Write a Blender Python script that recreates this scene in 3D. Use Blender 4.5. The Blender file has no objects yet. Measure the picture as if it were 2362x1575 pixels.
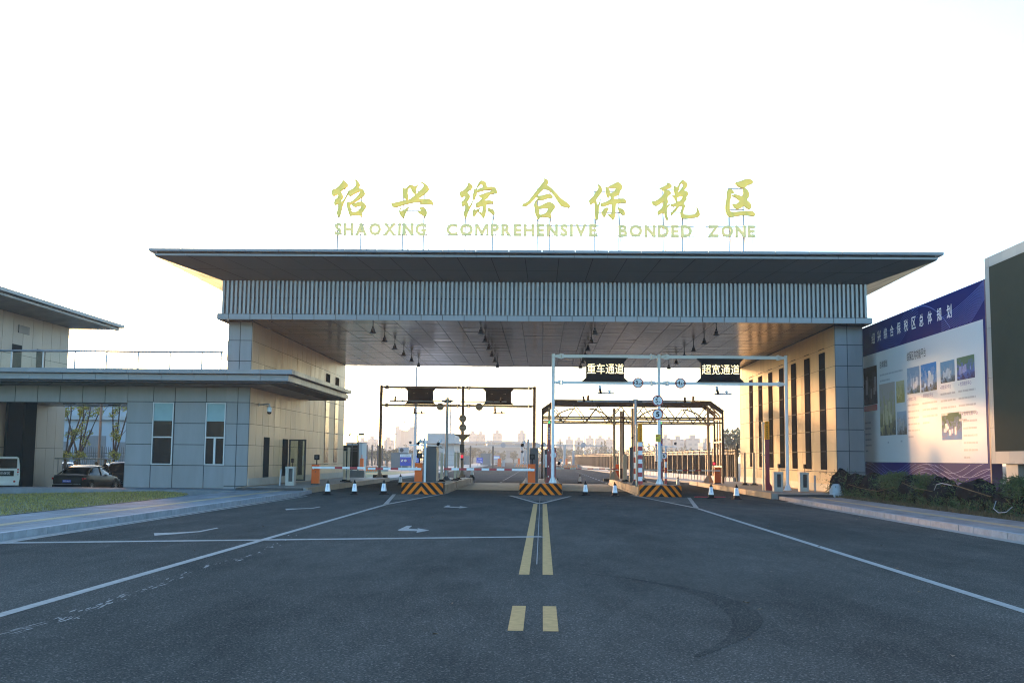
import bpy, math, random
from mathutils import Vector, Matrix, noise
R=random.Random(7)
sc=bpy.context.scene
COL=sc.collection
# ---------------------------------------------------------------- camera
FPX=2530.0; CX,CY=1181.0,787.5; EYE=Vector((0,0,1.7))
def _axes():
    VU,VV,RS=1250.0,1057.0,0.0105
    dy=Vector((VU-CX,-(VV-CY),-FPX)).normalized()
    b=-(RS*dy.x+dy.y)/dy.z
    dz=Vector((RS,1,b)).normalized()
    return dy.cross(dz),dy,dz
AX,AY,AZ=_axes()
cam=bpy.data.cameras.new('camera'); camo=bpy.data.objects.new('camera',cam); COL.objects.link(camo)
cam.sensor_width=36; cam.lens=FPX/2362*36; cam.clip_end=5000; cam.clip_start=.1
m=Matrix(((AX.x,AX.y,AX.z),(AY.x,AY.y,AY.z),(AZ.x,AZ.y,AZ.z))).to_4x4(); m.translation=EYE
camo.matrix_world=m; sc.camera=camo
# ---------------------------------------------------------------- light
SUN_EL=math.radians(6.5); SUN_AZ=math.radians(-26)      # azimuth from +Y towards +X
w=bpy.data.worlds.new('World'); sc.world=w; w.use_nodes=True
nt=w.node_tree; bg=nt.nodes['Background']
sky=nt.nodes.new('ShaderNodeTexSky'); sky.sky_type='NISHITA'; sky.sun_disc=False
sky.sun_elevation=SUN_EL; sky.sun_rotation=SUN_AZ; sky.air_density=1.08; sky.dust_density=1.2; sky.ozone_density=3.3
nt.links.new(sky.outputs[0],bg.inputs[0]); bg.inputs[1].default_value=0.15
sl=bpy.data.lights.new('sun','SUN'); so=bpy.data.objects.new('sun',sl); COL.objects.link(so)
sl.energy=.7; sl.angle=math.radians(4); sl.color=(1,.5,.2)
TOSUN=Vector((math.sin(SUN_AZ)*math.cos(SUN_EL),math.cos(SUN_AZ)*math.cos(SUN_EL),math.sin(SUN_EL)))
so.rotation_euler=TOSUN.to_track_quat('Z','Y').to_euler()
sc.view_settings.view_transform='Standard'; sc.view_settings.look='None'; sc.view_settings.gamma=1
sc.view_settings.exposure=2.95
sc.cycles.use_denoising=True; sc.cycles.filter_width=1.1
sc.cycles.max_bounces=6; sc.cycles.diffuse_bounces=3; sc.cycles.glossy_bounces=4; sc.cycles.volume_bounces=0
# ---------------------------------------------------------------- helpers
def ray(u,v): return AX*0+Vector((AX.dot(Vector((u-CX,-(v-CY),-FPX))),AY.dot(Vector((u-CX,-(v-CY),-FPX))),AZ.dot(Vector((u-CX,-(v-CY),-FPX)))))
def at(u,v,Y):      # point of the plane at distance Y that is seen at (u,v) of the survey photograph
    r=ray(u,v); return r*(Y/r.y)+EYE
def gr(u,v,z=0):    # ground point
    r=ray(u,v); return r*((z-EYE.z)/r.z)+EYE
def atx(u,v,X):
    r=ray(u,v); return r*(X/r.x)+EYE

class MB:
    def __init__(s): s.v=[]; s.f=[]; s.m=[]
    def face(s,pts,mat=0):
        n=len(s.v); s.v+=[tuple(p) for p in pts]; s.f.append(tuple(range(n,n+len(pts)))); s.m.append(mat); return s
    def raw(s,vs,fs,mat=0):
        n=len(s.v); s.v+=[tuple(p) for p in vs]; s.f+=[tuple(i+n for i in f) for f in fs]; s.m+=[mat]*len(fs); return s
    def box(s,x0,x1,y0,y1,z0,z1,mat=0):
        vs=[(x0,y0,z0),(x1,y0,z0),(x1,y1,z0),(x0,y1,z0),(x0,y0,z1),(x1,y0,z1),(x1,y1,z1),(x0,y1,z1)]
        return s.raw(vs,[(0,3,2,1),(4,5,6,7),(0,1,5,4),(1,2,6,5),(2,3,7,6),(3,0,4,7)],mat)
    def obox(s,c,ux,uy,uz,mat=0):   # centre and three half vectors
        c=Vector(c);ux=Vector(ux);uy=Vector(uy);uz=Vector(uz)
        vs=[c+a*ux+b*uy+d*uz for d in(-1,1) for b in(-1,1) for a in(-1,1)]
        return s.raw(vs,[(0,2,3,1),(4,5,7,6),(0,1,5,4),(1,3,7,5),(3,2,6,7),(2,0,4,6)],mat)
    def bar(s,a,b,wd,ht=None,mat=0):
        a=Vector(a);b=Vector(b);d=(b-a);L=d.length; d.normalize()
        up=Vector((0,0,1)) if abs(d.z)<.95 else Vector((0,1,0))
        x=d.cross(up).normalized(); y=x.cross(d)
        return s.obox((a+b)/2,x*wd/2,d*L/2,y*(ht or wd)/2,mat)
    def cyl(s,a,b,r0,r1=None,n=10,mat=0,caps=True):
        a=Vector(a);b=Vector(b); r1=r0 if r1 is None else r1
        d=(b-a).normalized(); up=Vector((0,0,1)) if abs(d.z)<.95 else Vector((0,1,0))
        x=d.cross(up).normalized(); y=x.cross(d)
        vs=[]
        for c,r in((a,r0),(b,r1)):
            vs+=[c+x*r*math.cos(2*math.pi*i/n)+y*r*math.sin(2*math.pi*i/n) for i in range(n)]
        fs=[(i,(i+1)%n,n+(i+1)%n,n+i) for i in range(n)]
        if caps: fs+=[tuple(range(n-1,-1,-1)),tuple(range(n,2*n))]
        return s.raw(vs,fs,mat)
    def tube(s,pts,r,n=6,mat=0):
        pts=[Vector(p) for p in pts]; rs=r if isinstance(r,(list,tuple)) else [r]*len(pts)
        vs=[];fs=[]
        for k,p in enumerate(pts):
            d=(pts[min(k+1,len(pts)-1)]-pts[max(k-1,0)]).normalized()
            up=Vector((0,0,1)) if abs(d.z)<.9 else Vector((0,1,0))
            x=d.cross(up).normalized(); y=x.cross(d)
            vs+=[p+x*rs[k]*math.cos(2*math.pi*i/n)+y*rs[k]*math.sin(2*math.pi*i/n) for i in range(n)]
        for k in range(len(pts)-1):
            fs+=[(k*n+i,k*n+(i+1)%n,(k+1)*n+(i+1)%n,(k+1)*n+i) for i in range(n)]
        fs+=[tuple(range(n-1,-1,-1)),tuple(range((len(pts)-1)*n,len(pts)*n))]
        return s.raw(vs,fs,mat)
    def lathe(s,c,prof,n=16,mat=0,axis='Z'):
        c=Vector(c); vs=[];fs=[]
        for r,h in prof:
            for i in range(n):
                a=2*math.pi*i/n; p=(r*math.cos(a),r*math.sin(a),h)
                if axis=='Y': p=(p[0],p[2],p[1])
                vs.append(c+Vector(p))
        for k in range(len(prof)-1):
            fs+=[(k*n+i,k*n+(i+1)%n,(k+1)*n+(i+1)%n,(k+1)*n+i) for i in range(n)]
        return s.raw(vs,fs,mat)
    def prism(s,poly,ext,mat=0):     # closed polygon swept along ext
        n=len(poly); ext=Vector(ext); a=[Vector(p) for p in poly]
        return s.raw(a+[p+ext for p in a],[tuple(range(n-1,-1,-1)),tuple(range(n,2*n))]+[(i,(i+1)%n,n+(i+1)%n,n+i) for i in range(n)],mat)
    def loft(s,secs,mat=0,closed=True,caps=True):
        n=len(secs[0]); vs=[p for q in secs for p in q]; fs=[]
        for k in range(len(secs)-1):
            for i in range(n if closed else n-1):
                fs.append((k*n+i,k*n+(i+1)%n,(k+1)*n+(i+1)%n,(k+1)*n+i))
        if caps: fs+=[tuple(range(n-1,-1,-1)),tuple(range((len(secs)-1)*n,len(secs)*n))]
        return s.raw(vs,fs,mat)
    def panels(s,O,U,V,us,vs,gap=.03,off=.02,mat=0,tilt=.003,skip=None):   # cladding: one separate sheet per panel
        O=Vector(O);U=Vector(U);V=Vector(V);N=U.cross(V)
        for i in range(len(us)-1):
            for j in range(len(vs)-1):
                if skip and skip((us[i]+us[i+1])/2,(vs[j]+vs[j+1])/2): continue
                a,b,c,d=us[i]+gap/2,us[i+1]-gap/2,vs[j]+gap/2,vs[j+1]-gap/2
                t1,t2=R.gauss(0,tilt),R.gauss(0,tilt)
                P=[O+U*x+V*y+N*(off+(x-(a+b)/2)*t1+(y-(c+d)/2)*t2) for x,y in((a,c),(b,c),(b,d),(a,d))]
                Q=[p-N*(off*.9) for p in P]
                s.raw(P+Q,[(0,1,2,3),(0,4,5,1),(1,5,6,2),(2,6,7,3),(3,7,4,0)],mat)
        return s
    def text(s,body,O,U,V,wd,ht,mat=0,bold=0.0,depth=0,keep=False):
        vs,fs=glyphs(body,bold)
        if not vs: return s
        x0=min(p[0] for p in vs);x1=max(p[0] for p in vs);y0=min(p[1] for p in vs);y1=max(p[1] for p in vs)
        kx=wd/(x1-x0); ky=ht/(y1-y0)
        O=Vector(O);U=Vector(U);V=Vector(V)
        if keep:
            k=min(kx,ky); O=O+U*(wd-k*(x1-x0))/2+V*(ht-k*(y1-y0))/2; kx=ky=k
        return s.raw([O+U*(p[0]-x0)*kx+V*(p[1]-y0)*ky for p in vs],fs,mat)
    def build(s,name,mats,parent=None,smooth=False,kind=None,label=None,cat=None,group=None,loc=None):
        me=bpy.data.meshes.new(name)
        o0=org(parent) if parent else Vector((0,0,0))
        if loc is not None: o0=Vector(loc)
        me.from_pydata([(x-o0.x,y-o0.y,z-o0.z) for x,y,z in s.v],[],s.f)
        for mm in (mats if isinstance(mats,(list,tuple)) else [mats]): me.materials.append(mm)
        me.polygons.foreach_set('material_index',s.m)
        me.validate(); me.update()
        if smooth:
            me.polygons.foreach_set('use_smooth',[True]*len(me.polygons))
            try: me.set_sharp_from_angle(angle=math.radians(40))
            except Exception: pass
        o=bpy.data.objects.new(name,me); COL.objects.link(o)
        if loc is not None and not parent: o.location=o0
        if parent: o.parent=parent
        if kind: o['kind']=kind
        if label: o['label']=label
        if cat: o['category']=cat
        if group: o['group']=group
        return o
def org(o):
    p=Vector((0,0,0))
    while o: p=p+o.location; o=o.parent
    return p
def thing(name,label,cat,loc=(0,0,0),group=None,rz=0):
    o=bpy.data.objects.new(name,None); COL.objects.link(o); o.location=Vector(loc); o.rotation_euler.z=rz
    o.empty_display_size=.2
    o['label']=label; o['category']=cat
    if group: o['group']=group
    return o
KIDS={}
def dup(root,loc,rz=0,label=None,group=None):
    def cp(o,par):
        c=o.copy(); COL.objects.link(c); c.parent=par
        for ch in [x for x in o.children]: cp(ch,c)
        return c
    r=cp(root,None); r.location=Vector(loc); r.rotation_euler.z=rz
    if label: r['label']=label
    if group: r['group']=group
    return r
_G={}
def glyphs(body,bold=0.0):
    k=(body,bold)
    if k not in _G:
        c=bpy.data.curves.new('lettering','FONT'); c.body=body; c.offset=bold; c.resolution_u=3
        o=bpy.data.objects.new('lettering',c); me=bpy.data.meshes.new_from_object(o)
        _G[k]=([(v.co.x,v.co.y) for v in me.vertices],[tuple(p.vertices) for p in me.polygons])
        bpy.data.objects.remove(o); bpy.data.curves.remove(c); bpy.data.meshes.remove(me)
    return _G[k]
def fill2d(polys,depth):       # outlines with holes -> solid of the given depth (x,y plane)
    c=bpy.data.curves.new('outline','CURVE'); c.dimensions='2D'; c.fill_mode='FRONT'; c.extrude=depth/2; c.offset=.010;  c.resolution_u=3
    for poly in polys:
        q=[]
        for i in range(len(poly)):
            a,b=poly[i],poly[(i+1)%len(poly)]; q+=[(a[0]*.8+b[0]*.2,a[1]*.8+b[1]*.2),(a[0]*.2+b[0]*.8,a[1]*.2+b[1]*.8)]
        sp=c.splines.new('POLY'); sp.points.add(len(q)-1); sp.use_cyclic_u=True
        for bp,p in zip(sp.points,q): bp.co=(p[0],p[1],0,1)
    o=bpy.data.objects.new('outline',c)
    me=bpy.data.meshes.new_from_object(o)
    r=([tuple(v.co) for v in me.vertices],[tuple(p.vertices) for p in me.polygons])
    bpy.data.objects.remove(o); bpy.data.curves.remove(c); bpy.data.meshes.remove(me)
    return r
# ---------------------------------------------------------------- materials
def mat(name,col,rough=.5,metal=0,var=.12,scale=3.0,stretch=(1,1,1),bump=0,island=0,emit=0,spec=.5,bscale=None,detail=4,coat=0):
    mt=bpy.data.materials.new(name); mt.use_nodes=True; n=mt.node_tree.nodes; L=mt.node_tree.links
    b=n['Principled BSDF']; b.inputs['Roughness'].default_value=rough; b.inputs['Metallic'].default_value=metal
    b.inputs['Specular IOR Level'].default_value=spec; b.inputs['Coat Weight'].default_value=coat
    tc=n.new('ShaderNodeTexCoord'); mp=n.new('ShaderNodeMapping'); mp.inputs['Scale'].default_value=stretch
    L.new(tc.outputs['Object'],mp.inputs[0])
    nz=n.new('ShaderNodeTexNoise'); nz.inputs['Scale'].default_value=scale; nz.inputs['Detail'].default_value=detail; nz.inputs['Roughness'].default_value=.6
    L.new(mp.outputs[0],nz.inputs[0])
    mr=n.new('ShaderNodeMapRange'); mr.inputs[1].default_value=.25; mr.inputs[2].default_value=.75; mr.inputs[3].default_value=1-var; mr.inputs[4].default_value=1+var
    L.new(nz.outputs[0],mr.inputs[0]); fac=mr.outputs[0]
    if island:
        ge=n.new('ShaderNodeNewGeometry'); m2=n.new('ShaderNodeMapRange'); m2.inputs[3].default_value=1-island; m2.inputs[4].default_value=1+island
        L.new(ge.outputs['Random Per Island'],m2.inputs[0])
        mu=n.new('ShaderNodeMath'); mu.operation='MULTIPLY'; L.new(fac,mu.inputs[0]); L.new(m2.outputs[0],mu.inputs[1]); fac=mu.outputs[0]
    vm=n.new('ShaderNodeVectorMath'); vm.operation='SCALE'; vm.inputs[0].default_value=col[:3]; L.new(fac,vm.inputs['Scale'])
    L.new(vm.outputs[0],b.inputs['Base Color'])
    r2=n.new('ShaderNodeMapRange'); r2.inputs[1].default_value=.3; r2.inputs[2].default_value=.7; r2.inputs[3].default_value=max(.03,rough-.06); r2.inputs[4].default_value=min(1,rough+.06)
    L.new(nz.outputs[0],r2.inputs[0]); L.new(r2.outputs[0],b.inputs['Roughness'])
    if bump:
        n2=n.new('ShaderNodeTexNoise'); n2.inputs['Scale'].default_value=bscale or scale*6; n2.inputs['Detail'].default_value=5; L.new(tc.outputs['Object'],n2.inputs[0])
        bu=n.new('ShaderNodeBump'); bu.inputs['Strength'].default_value=bump; bu.inputs['Distance'].default_value=.02; L.new(n2.outputs[0],bu.inputs['Height']); L.new(bu.outputs[0],b.inputs['Normal'])
    if emit:
        b.inputs['Emission Color'].default_value=(*col[:3],1); b.inputs['Emission Strength'].default_value=emit
    return mt
def glassmat(name,col,rough=.05,refl=1.0):
    mt=bpy.data.materials.new(name); mt.use_nodes=True; n=mt.node_tree.nodes; L=mt.node_tree.links
    b=n['Principled BSDF']; n.remove(b); out=n['Material Output']
    g=n.new('ShaderNodeBsdfGlossy'); g.inputs['Roughness'].default_value=rough
    t=n.new('ShaderNodeBsdfTransparent'); t.inputs[0].default_value=(*col,1)
    lw=n.new('ShaderNodeFresnel'); lw.inputs[0].default_value=1.5
    mx=n.new('ShaderNodeMixShader'); fm=n.new('ShaderNodeMath'); fm.operation='MULTIPLY'; fm.inputs[1].default_value=refl; L.new(lw.outputs[0],fm.inputs[0]); L.new(fm.outputs[0],mx.inputs[0]); L.new(t.outputs[0],mx.inputs[1]); L.new(g.outputs[0],mx.inputs[2]); L.new(mx.outputs[0],out.inputs[0])
    return mt
M={}
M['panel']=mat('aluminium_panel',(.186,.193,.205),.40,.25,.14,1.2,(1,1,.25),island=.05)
M['wallpanel']=mat('bounce_tint_panel',(.46,.335,.225),.45,.2,.16,1.6,(1,1,.12),island=.06)  # same cladding as the fronts, warm bounce light put into its colour
M['sunpanel']=mat('sunlit_tint_panel',(.50,.36,.20),.6,0,.12,1.6,(1,1,.12),island=.06,spec=.2)  # same cladding as the fronts, low sunlight put into its colour
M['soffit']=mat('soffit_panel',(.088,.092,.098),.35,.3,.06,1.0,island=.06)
M['ceil']=mat('ceiling_panel',(.20,.185,.16),.20,.7,.08,1.2,(.2,1,1),island=.05)
M['seam']=mat('dark_joint',(.025,.027,.03),.8,0,.1)
M['fin']=mat('louvre_aluminium',(.235,.24,.245),.4,.3,.06,2,island=.05)
M['finback']=mat('louvre_back',(.19,.195,.20),.6,.1,.05)
M['tan']=mat('warm_lit_panel',(.36,.29,.22),.5,0,.08,1.2,(1,1,.2),island=.06)  # grey office panels with warm reflected light put into the colour
M['glass']=mat('dark_glass',(.006,.010,.014),.08,0,.1,1,spec=.15)
M['slot']=mat('tinted_strip_glass',(.03,.028,.028),.6,0,.1,1,spec=0)
M['asphalt']=None
M['concrete']=mat('concrete',(.24,.225,.20),.85,0,.22,2.5,bump=.3)
M['kerb']=mat('granite_kerb',(.27,.275,.28),.8,0,.28,3,bump=.25,spec=.2)
M['paving']=mat('paving_stone',(.155,.165,.17),.85,0,.22,2.2,bump=.2,island=.20,spec=.2)
M['tactile']=mat('tactile_paving',(.26,.21,.115),.8,0,.15,6,island=.1)
M['white']=mat('white_paint',(.84,.85,.84),.45,0,.06,3)
M['roadwhite']=mat('worn_white_road_paint',(.30,.28,.25),.9,0,.25,9,spec=.05)
M['yellow']=mat('worn_yellow_road_paint',(.42,.255,.105),.9,0,.22,9,spec=.05)
M['steel']=mat('galvanised_steel',(.40,.41,.42),.45,.5,.12,5)
M['dark']=mat('dark_metal',(.03,.03,.032),.5,.2,.1)
M['brown']=mat('bronze_painted_steel',(.36,.26,.19),.55,.05,.12,3)
M['rust']=mat('dark_brown_steel',(.075,.055,.045),.55,.3,.15,3)
M['tanpost']=mat('tan_painted_steel',(.58,.46,.32),.55,.1,.2,3,(1,1,.2))
M['orange']=mat('orange_enamel',(.78,.11,.002),.4,0,.08,4,spec=.3)
M['red']=mat('red_paint',(.42,.03,.035),.45,0,.08,4)
M['burgundy']=mat('burgundy_paint',(.24,.015,.03),.4,0,.08,4)
M['grey']=mat('grey_cabinet_paint',(.06,.064,.07),.5,.1,.08,3)
M['midgrey']=mat('mid_grey_paint',(.25,.26,.27),.5,.1,.08,3)
M['black']=mat('black_plastic',(.007,.007,.008),.6,0,.1,spec=.06)
M['led']=mat('lit_led',(1,.80,.42),.5,0,0,emit=.28)
M['greenled']=mat('lit_green_lamp',(.1,1,.3),.5,0,0,emit=.12)
M['redled']=mat('lit_red_lamp',(1,.03,.08),.5,0,0,emit=.13)
M['hazyellow']=mat('hazard_orange',(.85,.20,.005),.6,0,.12,5,spec=.2)
M['hazblack']=mat('hazard_black',(.012,.012,.013),.7,0,.1,spec=.1)
M['blue']=mat('sign_blue',(.015,.06,.42),.4,0,.04)
M['navy']=mat('poster_navy',(.005,.012,.12),.5,0,.12,.4,spec=.03)
M['poster']=mat('poster_white',(.60,.61,.60),.4,0,.02,.5,spec=.15)
def letterface(name,c1,c2):
    mt=mat(name,c1,.45,0,.10,.8); n=mt.node_tree.nodes; L=mt.node_tree.links; b=n['Principled BSDF']
    tr=n.new('ShaderNodeBsdfTranslucent'); tr.inputs[0].default_value=(*c2,1); mx=n.new('ShaderNodeMixShader'); mx.inputs[0].default_value=.14
    L.new(b.outputs[0],mx.inputs[1]); L.new(tr.outputs[0],mx.inputs[2]); L.new(mx.outputs[0],n['Material Output'].inputs[0]); return mt
M['gold']=letterface('gold_acrylic_face',(.84,.66,.115),(.78,.57,.08))
M['paleg']=letterface('pale_gold_acrylic_face',(.86,.73,.28),(.74,.58,.18))
M['yellowsign']=mat('yellow_sign',(.75,.55,.02),.5,0,.05)
M['lawn']=mat('winter_lawn',(.09,.088,.03),.95,0,.35,3,bump=.8,bscale=40)
M['soil']=mat('soil',(.07,.055,.035),.95,0,.3,4,bump=.6)
M['cream']=mat('cream_cladding',(.31,.295,.26),.55,0,.06,1.5,island=.05)
M['plinth']=mat('stone_plinth',(.38,.35,.30),.6,0,.12,3,island=.08)
# ================================================================ ground
def asphalt(name,base):
    mt=bpy.data.materials.new(name); mt.use_nodes=True; n=mt.node_tree.nodes; L=mt.node_tree.links; b=n['Principled BSDF']
    tc=n.new('ShaderNodeTexCoord')
    def nz(s,d=4,st=(1,1,1)):
        mp=n.new('ShaderNodeMapping'); mp.inputs['Scale'].default_value=st; L.new(tc.outputs['Object'],mp.inputs[0])
        q=n.new('ShaderNodeTexNoise'); q.inputs['Scale'].default_value=s; q.inputs['Detail'].default_value=d; q.inputs['Roughness'].default_value=.65; L.new(mp.outputs[0],q.inputs[0]); return q.outputs[0]
    def mr(x,a,bb,c,d):
        q=n.new('ShaderNodeMapRange'); q.inputs[1].default_value=a;q.inputs[2].default_value=bb;q.inputs[3].default_value=c;q.inputs[4].default_value=d; L.new(x,q.inputs[0]); return q.outputs[0]
    def mul(x,y):
        q=n.new('ShaderNodeMath'); q.operation='MULTIPLY'; L.new(x,q.inputs[0]); L.new(y,q.inputs[1]); return q.outputs[0]
    f=mul(mr(nz(45,3),.3,.7,.55,1.5),mr(nz(.35,5,(1,.35,1)),.3,.7,.74,1.28))
    f=mul(f,mr(nz(2.2,4,(1,.25,1)),.3,.7,.88,1.12))
    vo=n.new('ShaderNodeTexVoronoi'); vo.inputs['Scale'].default_value=70; L.new(tc.outputs['Object'],vo.inputs['Vector'])
    sp=n.new('ShaderNodeSeparateColor'); L.new(vo.outputs['Color'],sp.inputs[0])
    f=mul(f,mr(sp.outputs[0],.80,1.0,1.0,2.4))
    vm=n.new('ShaderNodeVectorMath'); vm.operation='SCALE'; vm.inputs[0].default_value=base; L.new(f,vm.inputs['Scale']); L.new(vm.outputs[0],b.inputs['Base Color'])
    b.inputs['Roughness'].default_value=.95; b.inputs['Specular IOR Level'].default_value=0
    bu=n.new('ShaderNodeBump'); bu.inputs['Strength'].default_value=.6; bu.inputs['Distance'].default_value=.012; L.new(nz(60,3),bu.inputs['Height']); L.new(bu.outputs[0],b.inputs['Normal'])
    return mt
M['asphalt']=asphalt('asphalt',(.068,.060,.051))
M['skid']=asphalt('tyre_marked_asphalt',(.054,.048,.041))
ground=MB().box(-900,900,-60,900,-2,-.42).build('ground',asphalt('far_ground',(.06,.055,.045)),kind='structure')
base_in=MB().box(-60,60,77.5,880,-1,-.02).build('inner_ground',M['soil'],kind='structure')
road=MB()
road.face([(-10.5,-15,0),(10.5,-15,0),(10.5,50,0),(-10.5,50,0)])
road.face([(-13.9,50,0),(13.9,50,0),(13.9,77.5,0),(-13.9,77.5,0)])
road.face([(-11,77.5,0),(11.5,77.5,0),(10.6,100,0),(8.6,135,0),(6,190,0),(0,400,0),(-16,400,0),(-13,190,0),(-11,130,0)])
road=road.build('road',M['asphalt'],kind='structure')
def roadpart(name,mb,m): return mb.build(name,m,road)
Z1=.004
def gpoly(pts,z=Z1): return [gr(u,v,z) for u,v in pts]
r6=lambda x,y:(x/1.8092,1130+y/1.8092)
r7=lambda x,y:(1200+x/2.0241,1130+y/2.0241)
def strip(a,b,wd,n=1):
    mb=MB(); a=Vector(a);b=Vector(b); d=(b-a).normalized(); s=Vector((-d.y,d.x,0))*wd/2
    mb.face([a-s,b-s,b+s,a+s]); return mb
roadpart('lane_line',strip((-5.72,5,Z1),(-5.58,39.4,Z1),.15),M['roadwhite'])
roadpart('lane_line',strip((5.62,5,Z1),(5.52,39.4,Z1),.15),M['roadwhite'])
roadpart('edge_line',strip((-10.28,5,Z1),(-10.0,47,Z1),.10),M['roadwhite'])
roadpart('edge_line',strip((10.28,5,Z1),(10.15,45,Z1),.10),M['roadwhite'])
for x in(-.25,.10):
    roadpart('centre_line',strip((x,16.4,Z1),(x+.02,41.6,Z1),.155),M['yellow'])
    roadpart('centre_line',strip((x,11.1,Z1),(x,12.95,Z1),.155),M['yellow'])
roadpart('centre_joint',strip((-.07,18,Z1),(-.07,50,Z1),.014),M['concrete'])
a=gr(0,1252.7);b=gr(1252,1237.8)
roadpart('stop_line',strip((a.x-.1,a.y,2*Z1),(b.x,b.y,2*Z1),.33),M['roadwhite'])
for P in ([(642,179),(735,176),(825,171),(905,156),(912,158),(835,174),(740,182),(645,189)],
          [(1660,166),(1698,148),(1720,148),(1705,160),(1745,163),(1742,158),(1792,167),(1738,177),(1740,170),(1665,169)],
          [(1190,77),(1240,76),(1300,74),(1335,68),(1338,70),(1305,76),(1240,79),(1195,83)],
          [(1850,70),(1868,63),(1880,64),(1875,68),(1920,70),(1918,66),(1953,72),(1915,75),(1917,73),(1855,71)]):
    roadpart('turn_arrow',MB().face(list(reversed(gpoly([r6(*p) for p in P])))),M['roadwhite'])
# hatched tapers in front of the islands
def hatch(apex,l,rr,nl,lw=.16):
    mb=MB(); A=Vector(apex);l=Vector(l);rr=Vector(rr)
    for q in(l,rr):
        d=(q-A).normalized(); s=Vector((-d.y,d.x,0))*lw/2; mb.face([A-s,q-s,q+s,A+s])
    for k in range(1,nl+1):
        t=.30+.62*k/nl; p=A+(l-A)*t; q=A+(rr-A)*t; d=Vector((0,.09+.06*t,0)); mb.face([p-d+Vector((0,0,Z1*.5)),q-d+Vector((0,0,Z1*.5)),q+d+Vector((0,0,Z1*.5)),p+d+Vector((0,0,Z1*.5))])
    return mb
roadpart('hatched_taper',hatch((-5.6,39.6,Z1),(-6.75,50.6,Z1),(-4.5,53,Z1),6),M['roadwhite'])
roadpart('hatched_taper',hatch((-.07,41.8,Z1),(-1.45,50.5,Z1),(1.3,50.5,Z1),5),M['roadwhite'])
roadpart('hatched_taper',hatch((5.52,39.6,Z1),(4.3,53,Z1),(6.7,50.6,Z1),6),M['roadwhite'])
# skid mark, worn paint, pads
pts=[gr(*r7(x,y),.003) for x,y in [(240,380),(500,410),(700,445),(850,480),(960,520),(1030,562),(1062,600),(1055,640),(1000,690),(910,740),(820,775)]]
mb=MB(); prev=None
for k,p in enumerate(pts):
    q=pts[min(k+1,len(pts)-1)]-pts[max(k-1,0)]; s=Vector((-q.y,q.x,0)).normalized()*(.03+.16*math.sin(math.pi*k/(len(pts)-1))**2)
    if prev: mb.face([prev[0],prev[1],p+s,p-s])
    prev=(p-s,p+s)
roadpart('skid_mark',mb,M['skid'])
mb=MB(); path=[gr(*r6(x,y),Z1) for x,y in [(0,605),(120,575),(250,540),(370,495),(450,463),(560,425),(680,388),(800,342),(920,302),(1050,272),(1140,235),(1215,188)]]
for k in range(len(path)-1):
    for _ in range(16):
        t=R.random(); p=path[k].lerp(path[k+1],t); d=(path[k+1]-path[k]).normalized(); s=Vector((-d.y,d.x,0))
        c=p+s*R.gauss(0,.06); L=R.uniform(.02,.11)*(1+p.y*.03); W=R.uniform(.004,.018)
        if R.random()<.4: continue
        mb.face([c-d*L-s*W*.3,c+s*-W+d*L*.2,c+d*L+s*W*.2,c+s*W-d*L*.1])
roadpart('worn_paint_trace',mb,M['roadwhite'])
for x0,x1 in((-4.55,-1.2),(1.05,4.4)):
    roadpart('concrete_pad',MB().box(x0,x1,58.5,75.5,.004,.012),mat('warm_concrete_pad',(.20,.155,.095),.85,0,.25,1.5,(1,.3,1),spec=.1))
mb=MB()
for x,y0,y1 in((-2.9,78,150),(4.6,78,150),(1.2,78,150)):
    y=y0
    while y<y1: mb.face([(x-.06,y,Z1),(x+.06,y,Z1),(x+.06,y+2,Z1),(x-.06,y+2,Z1)]); y+=5
roadpart('lane_dashes',mb,M['roadwhite'])
# pavements
def pavement(name,x0,x1,y0,y1,s):
    top=MB(); xs=[x0+(x1-x0)*i/4 for i in range(5)]; n=int((y1-y0)/.9); ys=[y0+(y1-y0)*i/n for i in range(n+1)]
    o=MB().box(x0,x1,y0,y1,-.3,.135).build(name,M['concrete'],kind='structure')
    top.panels((0,0,.135),(1,0,0),(0,1,0),xs,ys,.03,.006,0,.001)
    top.build('paving_stone',M['paving'],o)
    t=MB(); tx=s*11.75; n=int((y1-y0)/.6)
    t.panels((0,0,.141),(1,0,0),(0,1,0),[tx-.16,tx+.16],[y0+(y1-y0)*i/n for i in range(n+1)],.01,.006,0,0)
    t.build('tactile_strip',M['tactile'],o)
    return o
pavement('pavement',-13.4,-10.62,-10,49.6,-1)
pavement('pavement',10.62,13.0,-10,48.6,1)
def kerb(x0,x1,y0,y1):
    o=MB(); y=y0
    while y<y1:
        e=min(y+.98,y1); dz=R.gauss(0,.003)
        o.box(x0+R.gauss(0,.004),x1+R.gauss(0,.004),y+.012,e-.012,-.2,.15+dz); y+=.98
    return o.build('kerb',M['kerb'],kind='structure')
kerb(-10.64,-10.48,-10,50.2); kerb(10.48,10.64,-10,49.2)
MB().box(-10.47,-10.25,-10,48,-.1,.0035).build('gutter',M['concrete'],kind='structure')
MB().box(10.25,10.47,-10,47,-.1,.0035).build('gutter',M['concrete'],kind='structure')
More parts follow.
